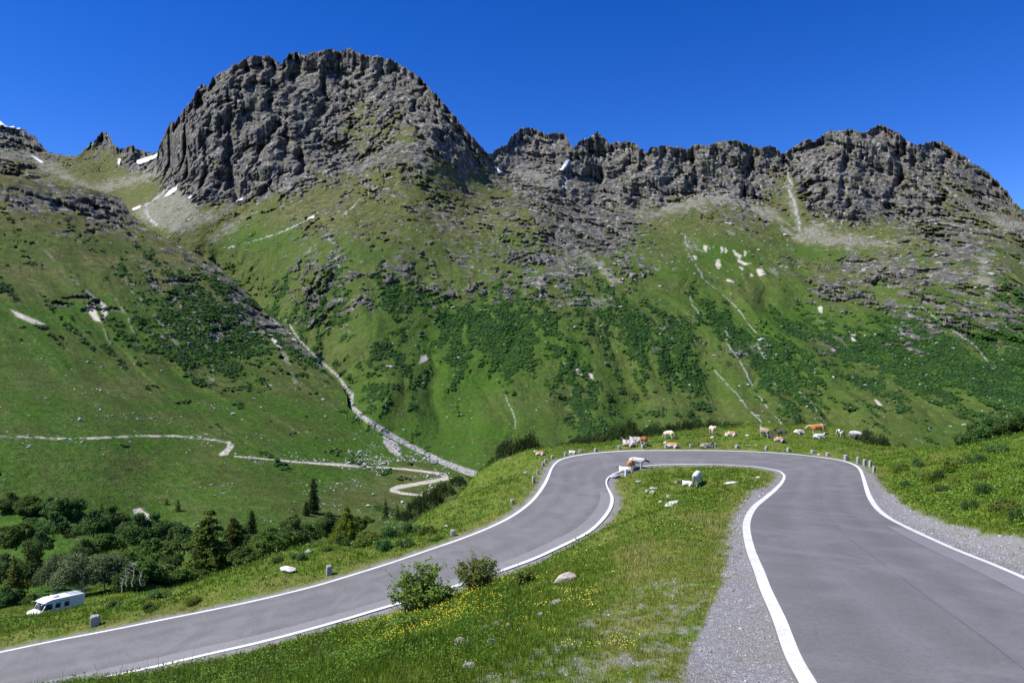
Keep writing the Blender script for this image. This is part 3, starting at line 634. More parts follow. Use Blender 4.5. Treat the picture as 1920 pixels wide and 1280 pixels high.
# ------------------------------------------------------------------ near ground
G_CTL = [(1250, 950, 47), (1250, 900, 61), (1200, 1000, 33), (1100, 1040, 35), (1150, 985, 45), (1300, 1000, 27), (1300, 940, 45), (1380, 895, 60), (1180, 925, 58), (1300, 1280, 11), (1300, 1100, 19), (1050, 1090, 24), (1050, 1150, 17), (1100, 1200, 13.5), (900, 1280, 11.4), (640, 1280, 13.5), (640, 1246, 22), (800, 1196, 23), (850, 1146, 30), (950, 1090, 36), (400, 1310, 17.5), (200, 1292, 23), (60, 1300, 28), (0, 1315, 30), (-150, 1340, 29),
 (300, 1282, 26), (500, 1256, 25), (500, 1224, 34), (640, 1196, 32), (350, 1262, 33), (1250, 1200, 14), (-200, 1500, 14), (500, 1500, 9), (1100, 1500, 7),
 (617, 1072, 51), (600, 1020, 60), (450, 1082, 62), (800, 962, 72), (900, 884, 86), (1000, 852, 96), (1100, 836, 95), (1150, 830, 96), (1200, 823, 98), (1300, 812, 103), (1400, 810, 106), (1500, 811, 106), (1570, 817, 102), (1650, 834, 94), (1700, 860, 91), (1780, 872, 84), (1850, 852, 78), (1920, 822, 72), (2050, 796, 68),
 (1640, 900, 62), (1750, 930, 45), (1850, 960, 33), (1920, 990, 27), (2050, 1000, 26), (1920, 900, 40), (1800, 900, 52), (2050, 880, 42), (1920, 1040, 22.5), (2150, 1100, 19),
 (820, 985, 64), (950, 900, 80), (700, 1040, 56), (300, 1110, 60), (150, 1138, 60), (0, 1165, 62), (-150, 1185, 62), (300, 1125, 53), (100, 1158, 54), (-60, 1180, 56),
 (100, 1163, 76), (0, 1168, 80), (250, 1135, 84), (60, 1120, 110), (350, 1100, 100), (-150, 1150, 100)]
FAR_RING = []
gp = [P3(*c_) for c_ in G_CTL]
# beyond the crest the ground drops into the valley
for px, d0, z0 in [(500, 66, -22.5), (650, 68, -21), (800, 80, -21), (900, 94, -19), (1000, 104, -18), (1100, 106, -17), (1200, 110, -16), (1300, 116, -16.5), (1400, 119, -17), (1500, 119, -17), (1600, 112, -18), (1700, 104, -20), (1780, 96, -20)]:
    gp.append(np.array([(px - 960) * d0 / F, d0, z0 - 2.0])); gp.append(np.array([(px - 960) * (d0 + 25) / F, d0 + 25, z0 - 15]))
for px in range(-500, 2500, 250):
    gp.append(np.array([(px - 960) * 160 / F, 160, -56.0 if px < 1700 else -45.0])); gp.append(np.array([(px - 960) * 240 / F, 240, -68.0])); gp.append(np.array([(px - 960) * 420 / F, 420, -76.0]))
for px, d_, z_ in [(1920, 100, -13), (2200, 90, -6), (2500, 60, -3), (1850, 120, -24), (2500, 30, -3.5), (2500, 120, -20)]:
    gp.append(np.array([(px - 960) * d_ / F, d_, z_]))
for s_ in range(0, NSt, 9):
    for arr, off in ((I3, -1), (O3, 1), ((I3 + O3) / 2, 0)):
        q = arr[s_].copy()
        if off:
            n_ = (O3[s_] - I3[s_]) * off; n_ /= np.linalg.norm(n_); q = q + n_ * 0.7
        q[2] -= 0.05; gp.append(q)
for x_, y_, z_ in [(-3, 2, -5.4), (3, 0, -5.0), (-3, -8, -4.5), (5, -10, -4.2), (-15, 3, -8), (-12, -8, -7), (18, -10, -3.5), (25, 5, -4.4)]: gp.append(np.array([x_, y_, z_], float))
gp = np.array(gp)
keep = []; kd0 = []
for q in gp:
    if all((q[0] - r_[0]) ** 2 + (q[1] - r_[1]) ** 2 > 0.8 for r_ in kd0): kd0.append(q)
gp = np.array(kd0)
gfit = tps_fit(gp[:, :2] / 40, gp[:, 2], 0.0006)
GX0, GX1, GY0, GY1, GS = -190.0, 190.0, -14.0, 430.0, 1.0
gx = np.arange(GX0, GX1 + GS, GS); gy = np.arange(GY0, GY1 + GS, GS)
QX, QY = np.meshgrid(gx, gy)
GZ = tps_eval(gfit, np.c_[QX.ravel(), QY.ravel()] / 40).reshape(QX.shape)
def bil(g, x, y, x0=GX0, y0=GY0, s=GS):
    u = np.clip((x - x0) / s, 0, g.shape[1] - 1.001); v = np.clip((y - y0) / s, 0, g.shape[0] - 1.001)
    i = u.astype(int); j = v.astype(int); a = u - i; b = v - j
    return (g[j, i] * (1 - a) + g[j, i + 1] * a) * (1 - b) + (g[j + 1, i] * (1 - a) + g[j + 1, i + 1] * a) * b
# road distance map (0.4 m)
RS = 0.4; RX0, RX1, RY0, RY1 = -75.0, 50.0, -14.0, 95.0
kd = kdtree.KDTree(NSt * 6)
rp = []
for k, u in enumerate(np.linspace(0, 1, 6)):
    for j_, p in enumerate(road_pt(u)): kd.insert(Vector((p[0], p[1], 0)), len(rp)); rp.append((p[2], u, vv[j_]))
kd.balance(); rp = np.array(rp)
rx = np.arange(RX0, RX1, RS); ry = np.arange(RY0, RY1, RS)
RD = np.empty((len(ry), len(rx))); RZ = np.empty_like(RD); RU = np.empty_like(RD); RVm = np.empty_like(RD)
wmid = float(np.median(width))
for j_, y_ in enumerate(ry):
    for i_, x_ in enumerate(rx):
        co, idx, di = kd.find(Vector((x_, y_, 0)))
        RD[j_, i_] = di; RZ[j_, i_], RU[j_, i_], RVm[j_, i_] = rp[idx]
RD = np.maximum(RD - 0.75 * (np.abs(RU - 0.5) < 0.45), 0)
def road_info(x, y):
    a = [bil(g, x, y, RX0, RY0, RS) for g in (RD, RZ)]
    out = (x < RX0) | (x > RX1 - 1) | (y < RY0) | (y > RY1 - 1)
    a[0] = np.where(out, 50, a[0]); return a
def ground_z(x, y, rough=True):
    x = np.asarray(x, float); y = np.asarray(y, float)
    z = bil(GZ, x, y)
    rd, rz = road_info(x, y)
    if rough:
        k = sstep(0.8, 3.0, rd)
        z = z + k * (perlin(x / 6, y / 6, z * 0, 3) * 0.35 + perlin(x / 1.7, y / 1.7, z * 0, 4) * 0.13) * np.clip(y / 40, 0.35, 1.6)
    wgt = 1 - sstep(0.6, 2.6, rd)
    return z * (1 - wgt) + (rz - 0.07 - 0.03 * np.minimum(rd, 1)) * wgt
def hit(px, py, dmin=4.0, dmax=150.0, off=0.0):
    """where the sight line of a photo pixel meets the near ground"""
    d = np.linspace(dmin, dmax, 1500)
    x = (px - 960) * d / F; z = -(py - 640) * d / F
    g = ground_z(x, d) + off
    below = np.where(z <= g)[0]
    if len(below): k = below[0]
    else: k = int(np.argmin((z - g) / d))
    return float(x[k]), float(d[k]), float(g[k] - off)

cxs = np.arange(-420, 2360, 3.2); dr = np.exp(np.arange(math.log(3.2), math.log(425), 0.0075))
NX, NY = np.meshgrid((cxs - 960) / F, dr)
NXw = NX * NY; NYw = NY.copy()
NZ = ground_z(NXw, NYw)
rd, rz = road_info(NXw, NYw)
tuss = fbm(NXw / 0.9, NYw / 0.9, NXw * 0, 4, 0.6, seed=12)
PXg = 960 + F * NXw / NYw; PYg = 640 - F * NZ / NYw
GRAV = [([(1618, 885), (1630, 880), (1643, 890), (1660, 915), (1700, 948), (1750, 972), (1800, 988), (1870, 1002), (1925, 1010), (2500, 1060), (2500, 1400), (1920, 1090), (1744, 1015), (1661, 972), (1630, 935)], 1.0),
 ([(1475, 892), (1456, 890), (1445, 905), (1405, 922), (1388, 945), (1375, 985), (1365, 1040), (1352, 1085), (1335, 1130), (1315, 1175), (1290, 1225), (1270, 1300), (1230, 1500), (1700, 1500), (1510, 1280), (1460, 1160), (1410, 1030), (1400, 985), (1436, 935)], 0.98),
 ([(1240, 1085), (1330, 1090), (1330, 1150), (1290, 1300), (1200, 1500), (780, 1500), (900, 1255), (1010, 1215), (1100, 1150)], 0.40), ([(1000, 1260), (1280, 1200), (1290, 1300), (1290, 1500), (880, 1500)], 0.55)]
grav = 1 - sstep(0.35, 1.25, rd + fbm(NXw / 1.2, NYw / 1.2, NXw * 0, 4, .6, seed=2) * 0.9)
gn2 = fbm(NXw / 0.30, NYw / 0.45, NXw * 0, 4, 0.7, seed=6)
gn = fbm(NXw / 1.0, NYw / 1.0, NXw * 0, 6, 0.78, seed=5)
for pl, amt in GRAV:
    s = box_sel(PXg, PYg, pl, 30)
    sd = polysdf(PXg[s], PYg[s], pl) + fbm(NXw[s] / 1.5, NYw[s] / 1.5, NXw[s] * 0, 4, .6, seed=8) * 16
    inside = sstep(-4, 6, sd)
    lvl = inside * (1.0 if amt > 0.9 else 0.62 * sstep(-0.06, 0.16, gn2[s] + gn[s] * .6 + (amt - 0.5) * 0.5))
    if amt > 0.9: lvl = lvl * np.clip(1 - 0.75 * sstep(0.10, 0.22, gn[s] - np.clip(sd, 0, 40) / 70), 0, 1)
    grav[s] = np.maximum(grav[s], lvl)
dry = np.clip(0.40 + fbm(NXw / 4, NYw / 4, NXw * 0, 4, .5, seed=15) * 0.8 + 0.85 * np.exp(-((PXg - 1270) / 150) ** 2) * sstep(930, 1010, PYg) + 0.5 * (1 - sstep(1, 4, rd)), 0, 1)
NZ = NZ + (1 - grav) * tuss * 0.05 * np.clip(NYw / 25, 0.5, 3) * sstep(0.5, 1.5, rd) * 1.0
rightbank = sstep(1600, 1700, PXg) * sstep(1010, 990, PYg)
NZ += rightbank * fbm(NXw / 2.5, NYw / 2.5, NXw * 0, 4, .6, seed=25) * 0.30 * sstep(1.5, 4, rd)
m = NT('ground_cover'); pos = m.pos()
gr, dr_, sh_, _ = m.attr('ground_mask')
n1 = m.noise(0.6, 5, 0.65, pos); n2 = m.noise(4.0, 4, 0.7, pos); n3 = m.noise(30, 3, 0.8, pos); n4 = m.noise(0.18, 4, 0.6, pos)
ga = m.mix(m.ramp(n2, [(0.35, 0), (0.65, 1)]), (0.045, 0.090, 0.008), (0.110, 0.180, 0.018))
gb = m.mix(m.ramp(n2, [(0.35, 0), (0.65, 1)]), (0.12, 0.125, 0.028), (0.24, 0.22, 0.075))
g_ = m.mix(m.math('MULTIPLY', m.ramp(n1, [(0.35, 0), (0.65, 1)]), dr_), ga, gb)
g_ = m.mix(m.math('MULTIPLY', m.ramp(n4, [(0.5, 0), (0.66, 1)]), 0.35), g_, (0.10, 0.085, 0.03))
vr = m.vor(26, pos, 'F1', 'Color'); hs = m.n('SeparateColor'); m.L(vr, hs.inputs[0])
st_ = m.ramp(hs.outputs[0], [(0.0, (0.13, 0.13, 0.14)), (0.45, (0.24, 0.24, 0.25)), (0.85, (0.34, 0.335, 0.34)), (1.0, (0.48, 0.47, 0.46))])
st_ = m.mix(m.ramp(n2, [(0.40, 0.0), (0.62, 0.6)]), st_, (0.22, 0.215, 0.22))
st_ = m.mix(m.ramp(n3, [(0.42, 0), (0.66, 0.55)]), st_, (0.115, 0.11, 0.11))
st_ = m.mix(m.ramp(n1, [(0.45, 0), (0.65, 0.35)]), st_, (0.20, 0.175, 0.13))
m.color(m.mix(gr, g_, st_)); m.b.inputs['Roughness'].default_value = 0.95; m.b.inputs['Specular IOR Level'].default_value = 0.1
m.bump(m.math('ADD', m.math('MULTIPLY', m.vor(26, pos), 0.7), n2), 0.8, 0.04)
gm = np.stack([grav, dry, rightbank], -1).reshape(-1, 3)
ground = np_mesh('ground', np.stack([NXw, NYw, NZ], -1).reshape(-1, 3), grid_faces(*NXw.shape), m.m, smooth=True, cattr={'ground_mask': gm})
tag(ground, 'bright green alpine meadow around the road with gravel verges', None, None, 'structure')

# ------------------------------------------------------------------ generic shapes
def icos(sub=1):
    t = (1 + 5 ** 0.5) / 2
    v = np.array([(-1, t, 0), (1, t, 0), (-1, -t, 0), (1, -t, 0), (0, -1, t), (0, 1, t), (0, -1, -t), (0, 1, -t), (t, 0, -1), (t, 0, 1), (-t, 0, -1), (-t, 0, 1)], float)
    v /= np.linalg.norm(v[0])
    f = [(0, 11, 5), (0, 5, 1), (0, 1, 7), (0, 7, 10), (0, 10, 11), (1, 5, 9), (5, 11, 4), (11, 10, 2), (10, 7, 6), (7, 1, 8), (3, 9, 4), (3, 4, 2), (3, 2, 6), (3, 6, 8), (3, 8, 9), (4, 9, 5), (2, 4, 11), (6, 2, 10), (8, 6, 7), (9, 8, 1)]
    v = list(map(tuple, v))
    for _ in range(sub):
        cache = {}; nf = []
        def mid(a, b):
            k = (min(a, b), max(a, b))
            if k not in cache:
                q = (np.array(v[a]) + np.array(v[b])); q /= np.linalg.norm(q); v.append(tuple(q)); cache[k] = len(v) - 1
            return cache[k]
        for a, b, c in f:
            x, y, z = mid(a, b), mid(b, c), mid(c, a); nf += [(a, x, z), (b, y, x), (c, z, y), (x, y, z)]
        f = nf
    return np.array(v), np.array(f)
ICO0, ICO1, ICO2, ICO3 = icos(0), icos(1), icos(2), icos(3)

def scatter_mesh(tv, tf, P, S, yaw, tint=None, lean=None):
    """merge transformed copies of a template: tv (k,3), tf (m,n); P (N,3); S (N,3) or (N,); yaw (N,)"""
    N = len(P); S = np.asarray(S, float)
    if S.ndim == 1: S = np.repeat(S[:, None], 3, 1)
    c, s_ = np.cos(yaw), np.sin(yaw)
    V = tv[None] * S[:, None]
    X = V[..., 0] * c[:, None] - V[..., 1] * s_[:, None]; Y = V[..., 0] * s_[:, None] + V[..., 1] * c[:, None]; Z = V[..., 2]
    if lean is not None: X = X + Z * lean[:, :1]; Y = Y + Z * lean[:, 1:2]
    out = np.stack([X, Y, Z], -1) + P[:, None]
    Fc = tf[None] + (np.arange(N) * len(tv))[:, None, None]
    return out.reshape(-1, 3), Fc.reshape(-1, tf.shape[1])

# ------------------------------------------------------------------ scattered stuff on the far slopes
def pick(info, weight, n, rgen):
    w_ = weight * info['D'] ** 0 
    w_ = w_.ravel() / w_.sum(); idx = rgen.choice(w_.size, n, p=w_)
    return info['P'].reshape(-1, 3)[idx], info['PX'].ravel()[idx], info['PY'].ravel()[idx], info['D'].ravel()[idx]

m = NT('far_shrub'); pos = m.pos()
m.color(m.mix(m.ramp(m.noise(0.06, 3, .6, pos), [(0.4, 0), (0.6, 1)]), m.mix(m.noise(1.0, 2, .6, pos), (0.013, 0.038, 0.012), (0.028, 0.070, 0.021)), m.mix(m.noise(1.0, 2, .6, pos), (0.030, 0.075, 0.012), (0.065, 0.135, 0.025))))
m.b.inputs['Specular IOR Level'].default_value = 0.05
MAT_FSHRUB = m.m
v1 = ICO1[0].copy(); v1 *= (1 + 0.35 * np.random.default_rng(2).normal(size=len(v1)) * .6)[:, None]; v1[:, 2] *= 0.75
P_, px_, py_, d_ = pick(MI, MI['shrub'] ** 1.5 * (1 - MI['rock']) * sstep(905, 860, MI['PY']), 30000, rng)
Q_, qx_, qy_, dq_ = pick(SI, SI['shrub'] ** 1.5 * (1 - SI['rock']) * sstep(940, 900, SI['PY']), 4500, rng)
Pp = np.vstack([P_, Q_]); dd = np.r_[d_, dq_]; nP = len(Pp)
r_ = (0.40 + rng.random(nP) ** 2 * 0.8) * np.clip(dd / 520, 0.6, 1.7)
Vv_, Ff_ = scatter_mesh(v1, ICO1[1], Pp, np.c_[r_ * 1.35, r_ * 1.1, r_ * (0.6 + .35 * rng.random(nP))], rng.random(nP) * 6.28)
o = np_mesh('alpine_shrubs', Vv_, Ff_, MAT_FSHRUB, smooth=False); tag(o, None, None, None, 'stuff')
# stones
m = NT('far_stone'); pos = m.pos()
m.color(m.mix(m.noise(0.5, 3, .6, pos), (0.24, 0.235, 0.22), (0.52, 0.50, 0.46))); MAT_FSTONE = m.m
v0 = ICO1[0] * (1 + 0.3 * np.random.default_rng(3).normal(size=(len(ICO1[0]), 1)))
v0[:, 2] *= 0.6
PXs, PYs = SI['PX'], SI['PY']
wst = (0.10 + 0.55 * np.exp(-((PXs - 690) / 130) ** 2 - ((PYs - 870) / 40) ** 2) + 0.45 * np.exp(-((PXs - 300) / 160) ** 2 - ((PYs - 760) / 45) ** 2) + 0.6 * np.exp(-((PYs - 820) / 6) ** 2) * (PXs < 430) + 0.9 * np.exp(-((PYs - 866) / 9) ** 2) * (PXs > 420)
       + 0.5 * np.exp(-((PXs - 350) / 140) ** 2 - ((PYs - 600) / 60) ** 2)) * sstep(-.1, .25, fbm(SI['P'][..., 0] / 20, SI['P'][..., 1] / 30, SI['P'][..., 2] / 20, 3, seed=91)) * sstep(1080, 980, PYs)
P_, _, _, d_ = pick(SI, wst, 2300, rng)
wm = (0.06 + MI['scree'] * 1.0 + 0.7 * MI['water'] + 0.35 * sstep(560, 420, MI['PY']) * (1 - MI['rock'])) * sstep(300, 420, MI['PY'])
Q_, _, _, dq_ = pick(MI, wm, 5200, rng)
W_, _, _, dw_ = pick(SI, SI['water'] + 1e-9, 1500, rng); U_, _, _, du_ = pick(MI, MI['water'] * (MI['PX'] < 905) * (MI['PY'] > 590) + 1e-9, 2200, rng)
Pp = np.vstack([P_, Q_, W_, U_]); dd = np.r_[d_, dq_, dw_, du_]; nP = len(Pp)
r_ = 0.20 * np.exp(rng.normal(size=nP) * 0.5) * np.clip(dd / 300, 0.6, 3.4); r_[-3700:] *= .7
Vv_, Ff_ = scatter_mesh(v0, ICO1[1], Pp, np.c_[r_ * 1.3, r_, r_ * 1.1], rng.random(nP) * 6.28)
o = np_mesh('scattered_stones', Vv_, Ff_, MAT_FSTONE); tag(o, None, None, None, 'stuff')

# ------------------------------------------------------------------ vegetation materials
def leaf_mat(name, a, b, rough=0.6, transl=0.35, nscale=1.2):
    m = NT(name); pos = m.pos(); oi = m.n('ObjectInfo')
    c_ = m.mix(m.ramp(m.noise(nscale, 3, .65, pos), [(0.35, 0), (0.65, 1)]), a, b)
    hv = m.n('HueSaturation'); m.L(c_, hv.inputs['Color'])
    m.L(m.math('MULTIPLY_ADD', oi.outputs['Random'], 0.5, 0.78), hv.inputs['Value']); m.L(m.math('MULTIPLY_ADD', oi.outputs['Random'], 0.03, 0.485), hv.inputs['Hue'])
    m.color(hv.outputs[0]); m.b.inputs['Roughness'].default_value = rough; m.b.inputs['Specular IOR Level'].default_value = 0.15
    tr_ = m.n('BsdfTranslucent'); m.L(hv.outputs[0], tr_.inputs['Color'])
    ms = m.n('MixShader'); ms.inputs[0].default_value = transl
    m.L(m.b.outputs[0], ms.inputs[1]); m.L(tr_.outputs[0], ms.inputs[2]); m.L(ms.outputs[0], m.out.inputs['Surface'])
    return m.m
MAT_SPRUCE = leaf_mat('spruce_needles', (0.055, 0.085, 0.014), (0.16, 0.20, 0.028), transl=.2)
MAT_SPRUCE_B = leaf_mat('bright_spruce_needles', (0.10, 0.15, 0.012), (0.26, 0.33, 0.03), transl=.3)
MAT_PINE = leaf_mat('pine_needles', (0.026, 0.048, 0.013), (0.070, 0.105, 0.022), transl=.15)
MAT_LEAF = leaf_mat('green_leaves', (0.070, 0.130, 0.024), (0.150, 0.235, 0.045))
MAT_LEAF_D = leaf_mat('dark_leaves', (0.050, 0.108, 0.024), (0.120, 0.200, 0.050))
MAT_LEAF_G = leaf_mat('grey_green_leaves', (0.10, 0.135, 0.055), (0.20, 0.25, 0.11))
MAT_BUSH = leaf_mat('bush_leaves', (0.12, 0.19, 0.03), (0.26, 0.35, 0.06), nscale=4)
m = NT('bark'); m.color(m.mix(m.noise(6, 4, .6, m.obj()), (0.06, 0.05, 0.04), (0.16, 0.14, 0.12))); MAT_BARK = m.m
m = NT('pale_bark'); m.color(m.mix(m.noise(5, 4, .6, m.obj()), (0.25, 0.24, 0.21), (0.55, 0.53, 0.48))); MAT_PBARK = m.m

class MB:
    def __init__(s): s.v = []; s.q = []; s.t = []; s.n = 0
    def add(s, v, f):
        v = np.asarray(v, float); f = np.asarray(f)
        (s.q if f.shape[1] == 4 else s.t).append(f + s.n); s.v.append(v); s.n += len(v)
    def tube(s, pts, rad, k=6):
        pts = np.asarray(pts, float); rad = np.broadcast_to(rad, (len(pts),))
        tg = np.gradient(pts, axis=0); tg /= np.linalg.norm(tg, axis=1)[:, None] + 1e-9
        up = np.array([0.31, 0.17, 0.93]) if abs(tg[0, 2]) < 0.9 else np.array([1.0, 0.1, 0.05])
        a = np.cross(tg, up); a /= np.linalg.norm(a, axis=1)[:, None] + 1e-9; b = np.cross(tg, a)
        th = np.linspace(0, 2 * np.pi, k, endpoint=False)
        ring = pts[:, None] + (a[:, None] * np.cos(th)[None, :, None] + b[:, None] * np.sin(th)[None, :, None]) * rad[:, None, None]
        n = len(pts); i = np.arange(n - 1)[:, None] * k; j = np.arange(k)[None]; j2 = (j + 1) % k
        f = np.stack([i + j, i + j2, i + k + j2, i + k + j], -1).reshape(-1, 4)
        s.add(ring.reshape(-1, 3), f)
    def box(s, c, d, rz=0.0, taper=1.0):
        x, y, z = np.array(d) / 2.0
        v = np.array([(-x, -y, -z), (x, -y, -z), (x, y, -z), (-x, y, -z), (-x * taper, -y * taper, z), (x * taper, -y * taper, z), (x * taper, y * taper, z), (-x * taper, y * taper, z)])
        cz, sz = math.cos(rz), math.sin(rz)
        v = np.c_[v[:, 0] * cz - v[:, 1] * sz, v[:, 0] * sz + v[:, 1] * cz, v[:, 2]] + np.array(c)
        s.add(v, [(0, 3, 2, 1), (4, 5, 6, 7), (0, 1, 5, 4), (1, 2, 6, 5), (2, 3, 7, 6), (3, 0, 4, 7)])
    def mesh(s, name, mat, smooth=False):
        fl = []
        if s.q: fl.append(np.concatenate(s.q))
        if s.t: fl.append(np.concatenate(s.t))
        return np_mesh(name, np.concatenate(s.v), fl, mat, smooth, link=False)
    def build(s, name, mat, parent=None, smooth=False):
        o = bpy.data.objects.new(name, s.mesh(name, mat, smooth)); COL.objects.link(o)
        if parent is not None: o.parent = parent
        return o

def leaves(mb, C, size, rg, up=0.3, aspect=0.6, quad=True):
    """one small pointed leaf at each centre C (n,3)"""
    n = len(C); size = np.broadcast_to(size, (n,))
    a = rg.normal(size=(n, 3)); a[:, 2] = a[:, 2] * 0.6 + up * 0.3; a /= np.linalg.norm(a, axis=1)[:, None]
    b = rg.normal(size=(n, 3)); b -= (a * b).sum(1)[:, None] * a; b /= np.linalg.norm(b, axis=1)[:, None]
    L = size[:, None]
    p0 = C - a * L * .5; p1 = C + b * L * aspect * .5; p2 = C + a * L * .5; p3 = C - b * L * aspect * .5
    V = np.stack([p0, p1, p2, p3], 1).reshape(-1, 3)
    mb.add(V, np.arange(4 * n).reshape(-1, 4))

def limb(p0, p1, r0, r1, rg, n=5, wob=0.06):
    t = np.linspace(0, 1, n)[:, None]; p = np.array(p0) * (1 - t) + np.array(p1) * t
    L = np.linalg.norm(np.array(p1) - np.array(p0))
    p[1:-1] += rg.normal(size=(n - 2, 3)) * L * wob
    return p, np.linspace(r0, r1, n)

def spruce_meshes(h, r, seed, mat=None, shape=0.85, low=0.06, dens=1.0, bright=False, leafy=0.32, tiers=3.2):
    rg = np.random.default_rng(seed); tr_ = MB(); cr = MB()
    p, rr = limb((0, 0, -0.5), (rg.normal() * .1, rg.normal() * .1, h), 0.018 * h + 0.05, 0.01, rg, 7, 0.006); tr_.tube(p, rr, 7)
    cs = []; sz = []
    nl = int(h * tiers * dens)
    for k in range(nl):
        t = (k + rg.random()) / nl; z = h * (low + (1 - low) * t)
        rad = r * ((1 - t) ** shape) * (0.75 + 0.45 * rg.random()) + 0.05 * r
        nb = int(6 + 7 * (1 - t))
        for j in range(nb):
            az = rg.random() * 6.283; L = rad * (0.55 + 0.55 * rg.random())
            ns = max(3, int(L * 9 * dens * (3.2 / tiers) ** .8))
            tt = rg.random(ns) ** 0.7
            droop = -0.22 * L * tt ** 1.5 + 0.16 * L * np.clip(tt - .75, 0, 1)
            sp_ = 0.16 * L * (1 - tt * .5)
            x = np.cos(az) * L * tt + rg.normal(size=ns) * sp_ * .6; y = np.sin(az) * L * tt + rg.normal(size=ns) * sp_ * .6
            cs.append(np.c_[x, y, z + droop + rg.normal(size=ns) * (0.04 * r if tiers > 2 else .13)]); sz.append(np.full(ns, leafy) * (0.7 + .6 * rg.random(ns)))
            if L > .8 and j % 3 == 0: tr_.tube(*limb((0, 0, z), (math.cos(az) * L * .8, math.sin(az) * L * .8, z - .1 * L), .03, .008, rg, 3, .02), 4)
    C = np.concatenate(cs); S = np.concatenate(sz)
    leaves(cr, C, S, rg, up=0.1, aspect=0.45)
    return tr_, cr

def broad_meshes(h, r, seed, leaf=0.22, n=9000, lobes=9, trunk=0.25, base=0.25, stems=1):
    rg = np.random.default_rng(seed); tr_ = MB(); cr = MB(); cs = []
    for s_ in range(stems):
        bx, by = (rg.normal(size=2) * 0.25 * r * (stems > 1))
        top = np.array([bx * 2, by * 2, h * .55]); tr_.tube(*limb((bx, by, -0.4), top, trunk * h / 9 / (stems ** .5), 0.05, rg, 5, .04), 6)
    for k in range(lobes):
        a = rg.random() * 6.283; q = rg.random() ** .6
        c_ = np.array([math.cos(a) * r * .68 * q, math.sin(a) * r * .68 * q, h * (base + (0.86 - base) * (1 - q * .55) * (0.35 + .75 * rg.random()))])
        rad = r * (0.20 + 0.24 * rg.random())
        m_ = n // lobes; dv = rg.normal(size=(m_, 3)); dv /= np.linalg.norm(dv, axis=1)[:, None]
        rr = rad * (0.45 + 0.6 * rg.random(m_) ** .6) * (1 + 0.25 * np.sin(dv[:, 0] * 5 + k) * np.cos(dv[:, 1] * 6) )
        cs.append(c_ + dv * rr[:, None] * np.array([1, 1, .85]))
        tr_.tube(*limb((0, 0, h * .2), c_, 0.012 * h, 0.015, rg, 4, .07), 5)
        for _ in range(3):
            e = c_ + rg.normal(size=3) * rad * .5; tr_.tube(*limb(c_ * .7 + np.array([0, 0, h * .06]), e, .006 * h, .008, rg, 3, .05), 4)
    C = np.concatenate(cs); C = C[C[:, 2] > 0.03 * h]
    leaves(cr, C, leaf * (0.7 + .6 * rg.random(len(C))), rg, up=.5, aspect=.7)
    return tr_, cr

def mugo_meshes(w_, h, seed, n=160, leaf=0.20):
    """low mountain pine: many upright tufted shoots"""
    rg = np.random.default_rng(seed); tr_ = MB(); cr = MB(); cs = []; 
    for k in range(n):
        a = rg.random() * 6.283; q = rg.random() ** .5
        x = math.cos(a) * w_ * .5 * q; y = math.sin(a) * w_ * .38 * q
        hh = h * (1 - 0.72 * q ** 2.2) * (0.65 + .45 * rg.random())
        z0 = hh * 0.15; ns = int(14 + 16 * rg.random()); tt = rg.random(ns)
        wv = 0.10 + 0.12 * (1 - tt)
        cs.append(np.c_[x * (1 + .1 * tt) + rg.normal(size=ns) * wv, y * (1 + .1 * tt) + rg.normal(size=ns) * wv, z0 + (hh - z0) * (0.35 + .65 * tt)])
        if k % 4 == 0: tr_.tube(*limb((x * .3, y * .3, -.2), (x, y, hh * .9), .035, .012, rg, 4, .05), 4)
    C = np.concatenate(cs)
    # vertical needles
    nn_ = len(C); A_ = rg.normal(size=(nn_, 3)) * .35; A_[:, 2] = 1; A_ /= np.linalg.norm(A_, axis=1)[:, None]
    B_ = rg.normal(size=(nn_, 3)); B_ -= (A_ * B_).sum(1)[:, None] * A_; B_ /= np.linalg.norm(B_, axis=1)[:, None]
    L = (leaf * (0.7 + .7 * rg.random(nn_)))[:, None]
    cr.add(np.stack([C - A_ * L * .5, C + B_ * L * .22, C + A_ * L * .6, C - B_ * L * .22], 1).reshape(-1, 3), np.arange(4 * nn_).reshape(-1, 4))
    return tr_, cr

def plant(name, kind_parts, pos, scale=(1, 1, 1), rz=0.0, label=None, cat='tree', group=None):
    """kind_parts: list of (part name, mesh)"""
    t = empty(name, pos, rz, label, cat, group); t.scale = scale if not np.isscalar(scale) else (scale,) * 3
    for pn, me in kind_parts:
        o = bpy.data.objects.new(pn, me); COL.objects.link(o); o.parent = t
    return t
def pair(trc, mat, bark=None, names=('trunk', 'crown')):
    a, b = trc
    return [(names[0], a.mesh(names[0], bark or MAT_BARK)), (names[1], b.mesh(names[1], mat))]

def spot(px, py, dmax=150, d=None):
    if d is None: return hit(px, py, dmax=dmax)
    x = (px - 960) * d / F; return x, d, float(ground_z(x, d))
def spur_pt(px, py):
    j = int(np.argmin(abs(SI['cx'] - px))); i = int(np.argmin(abs(SI['PY'][:, j] - py))); return SI['P'][i, j]

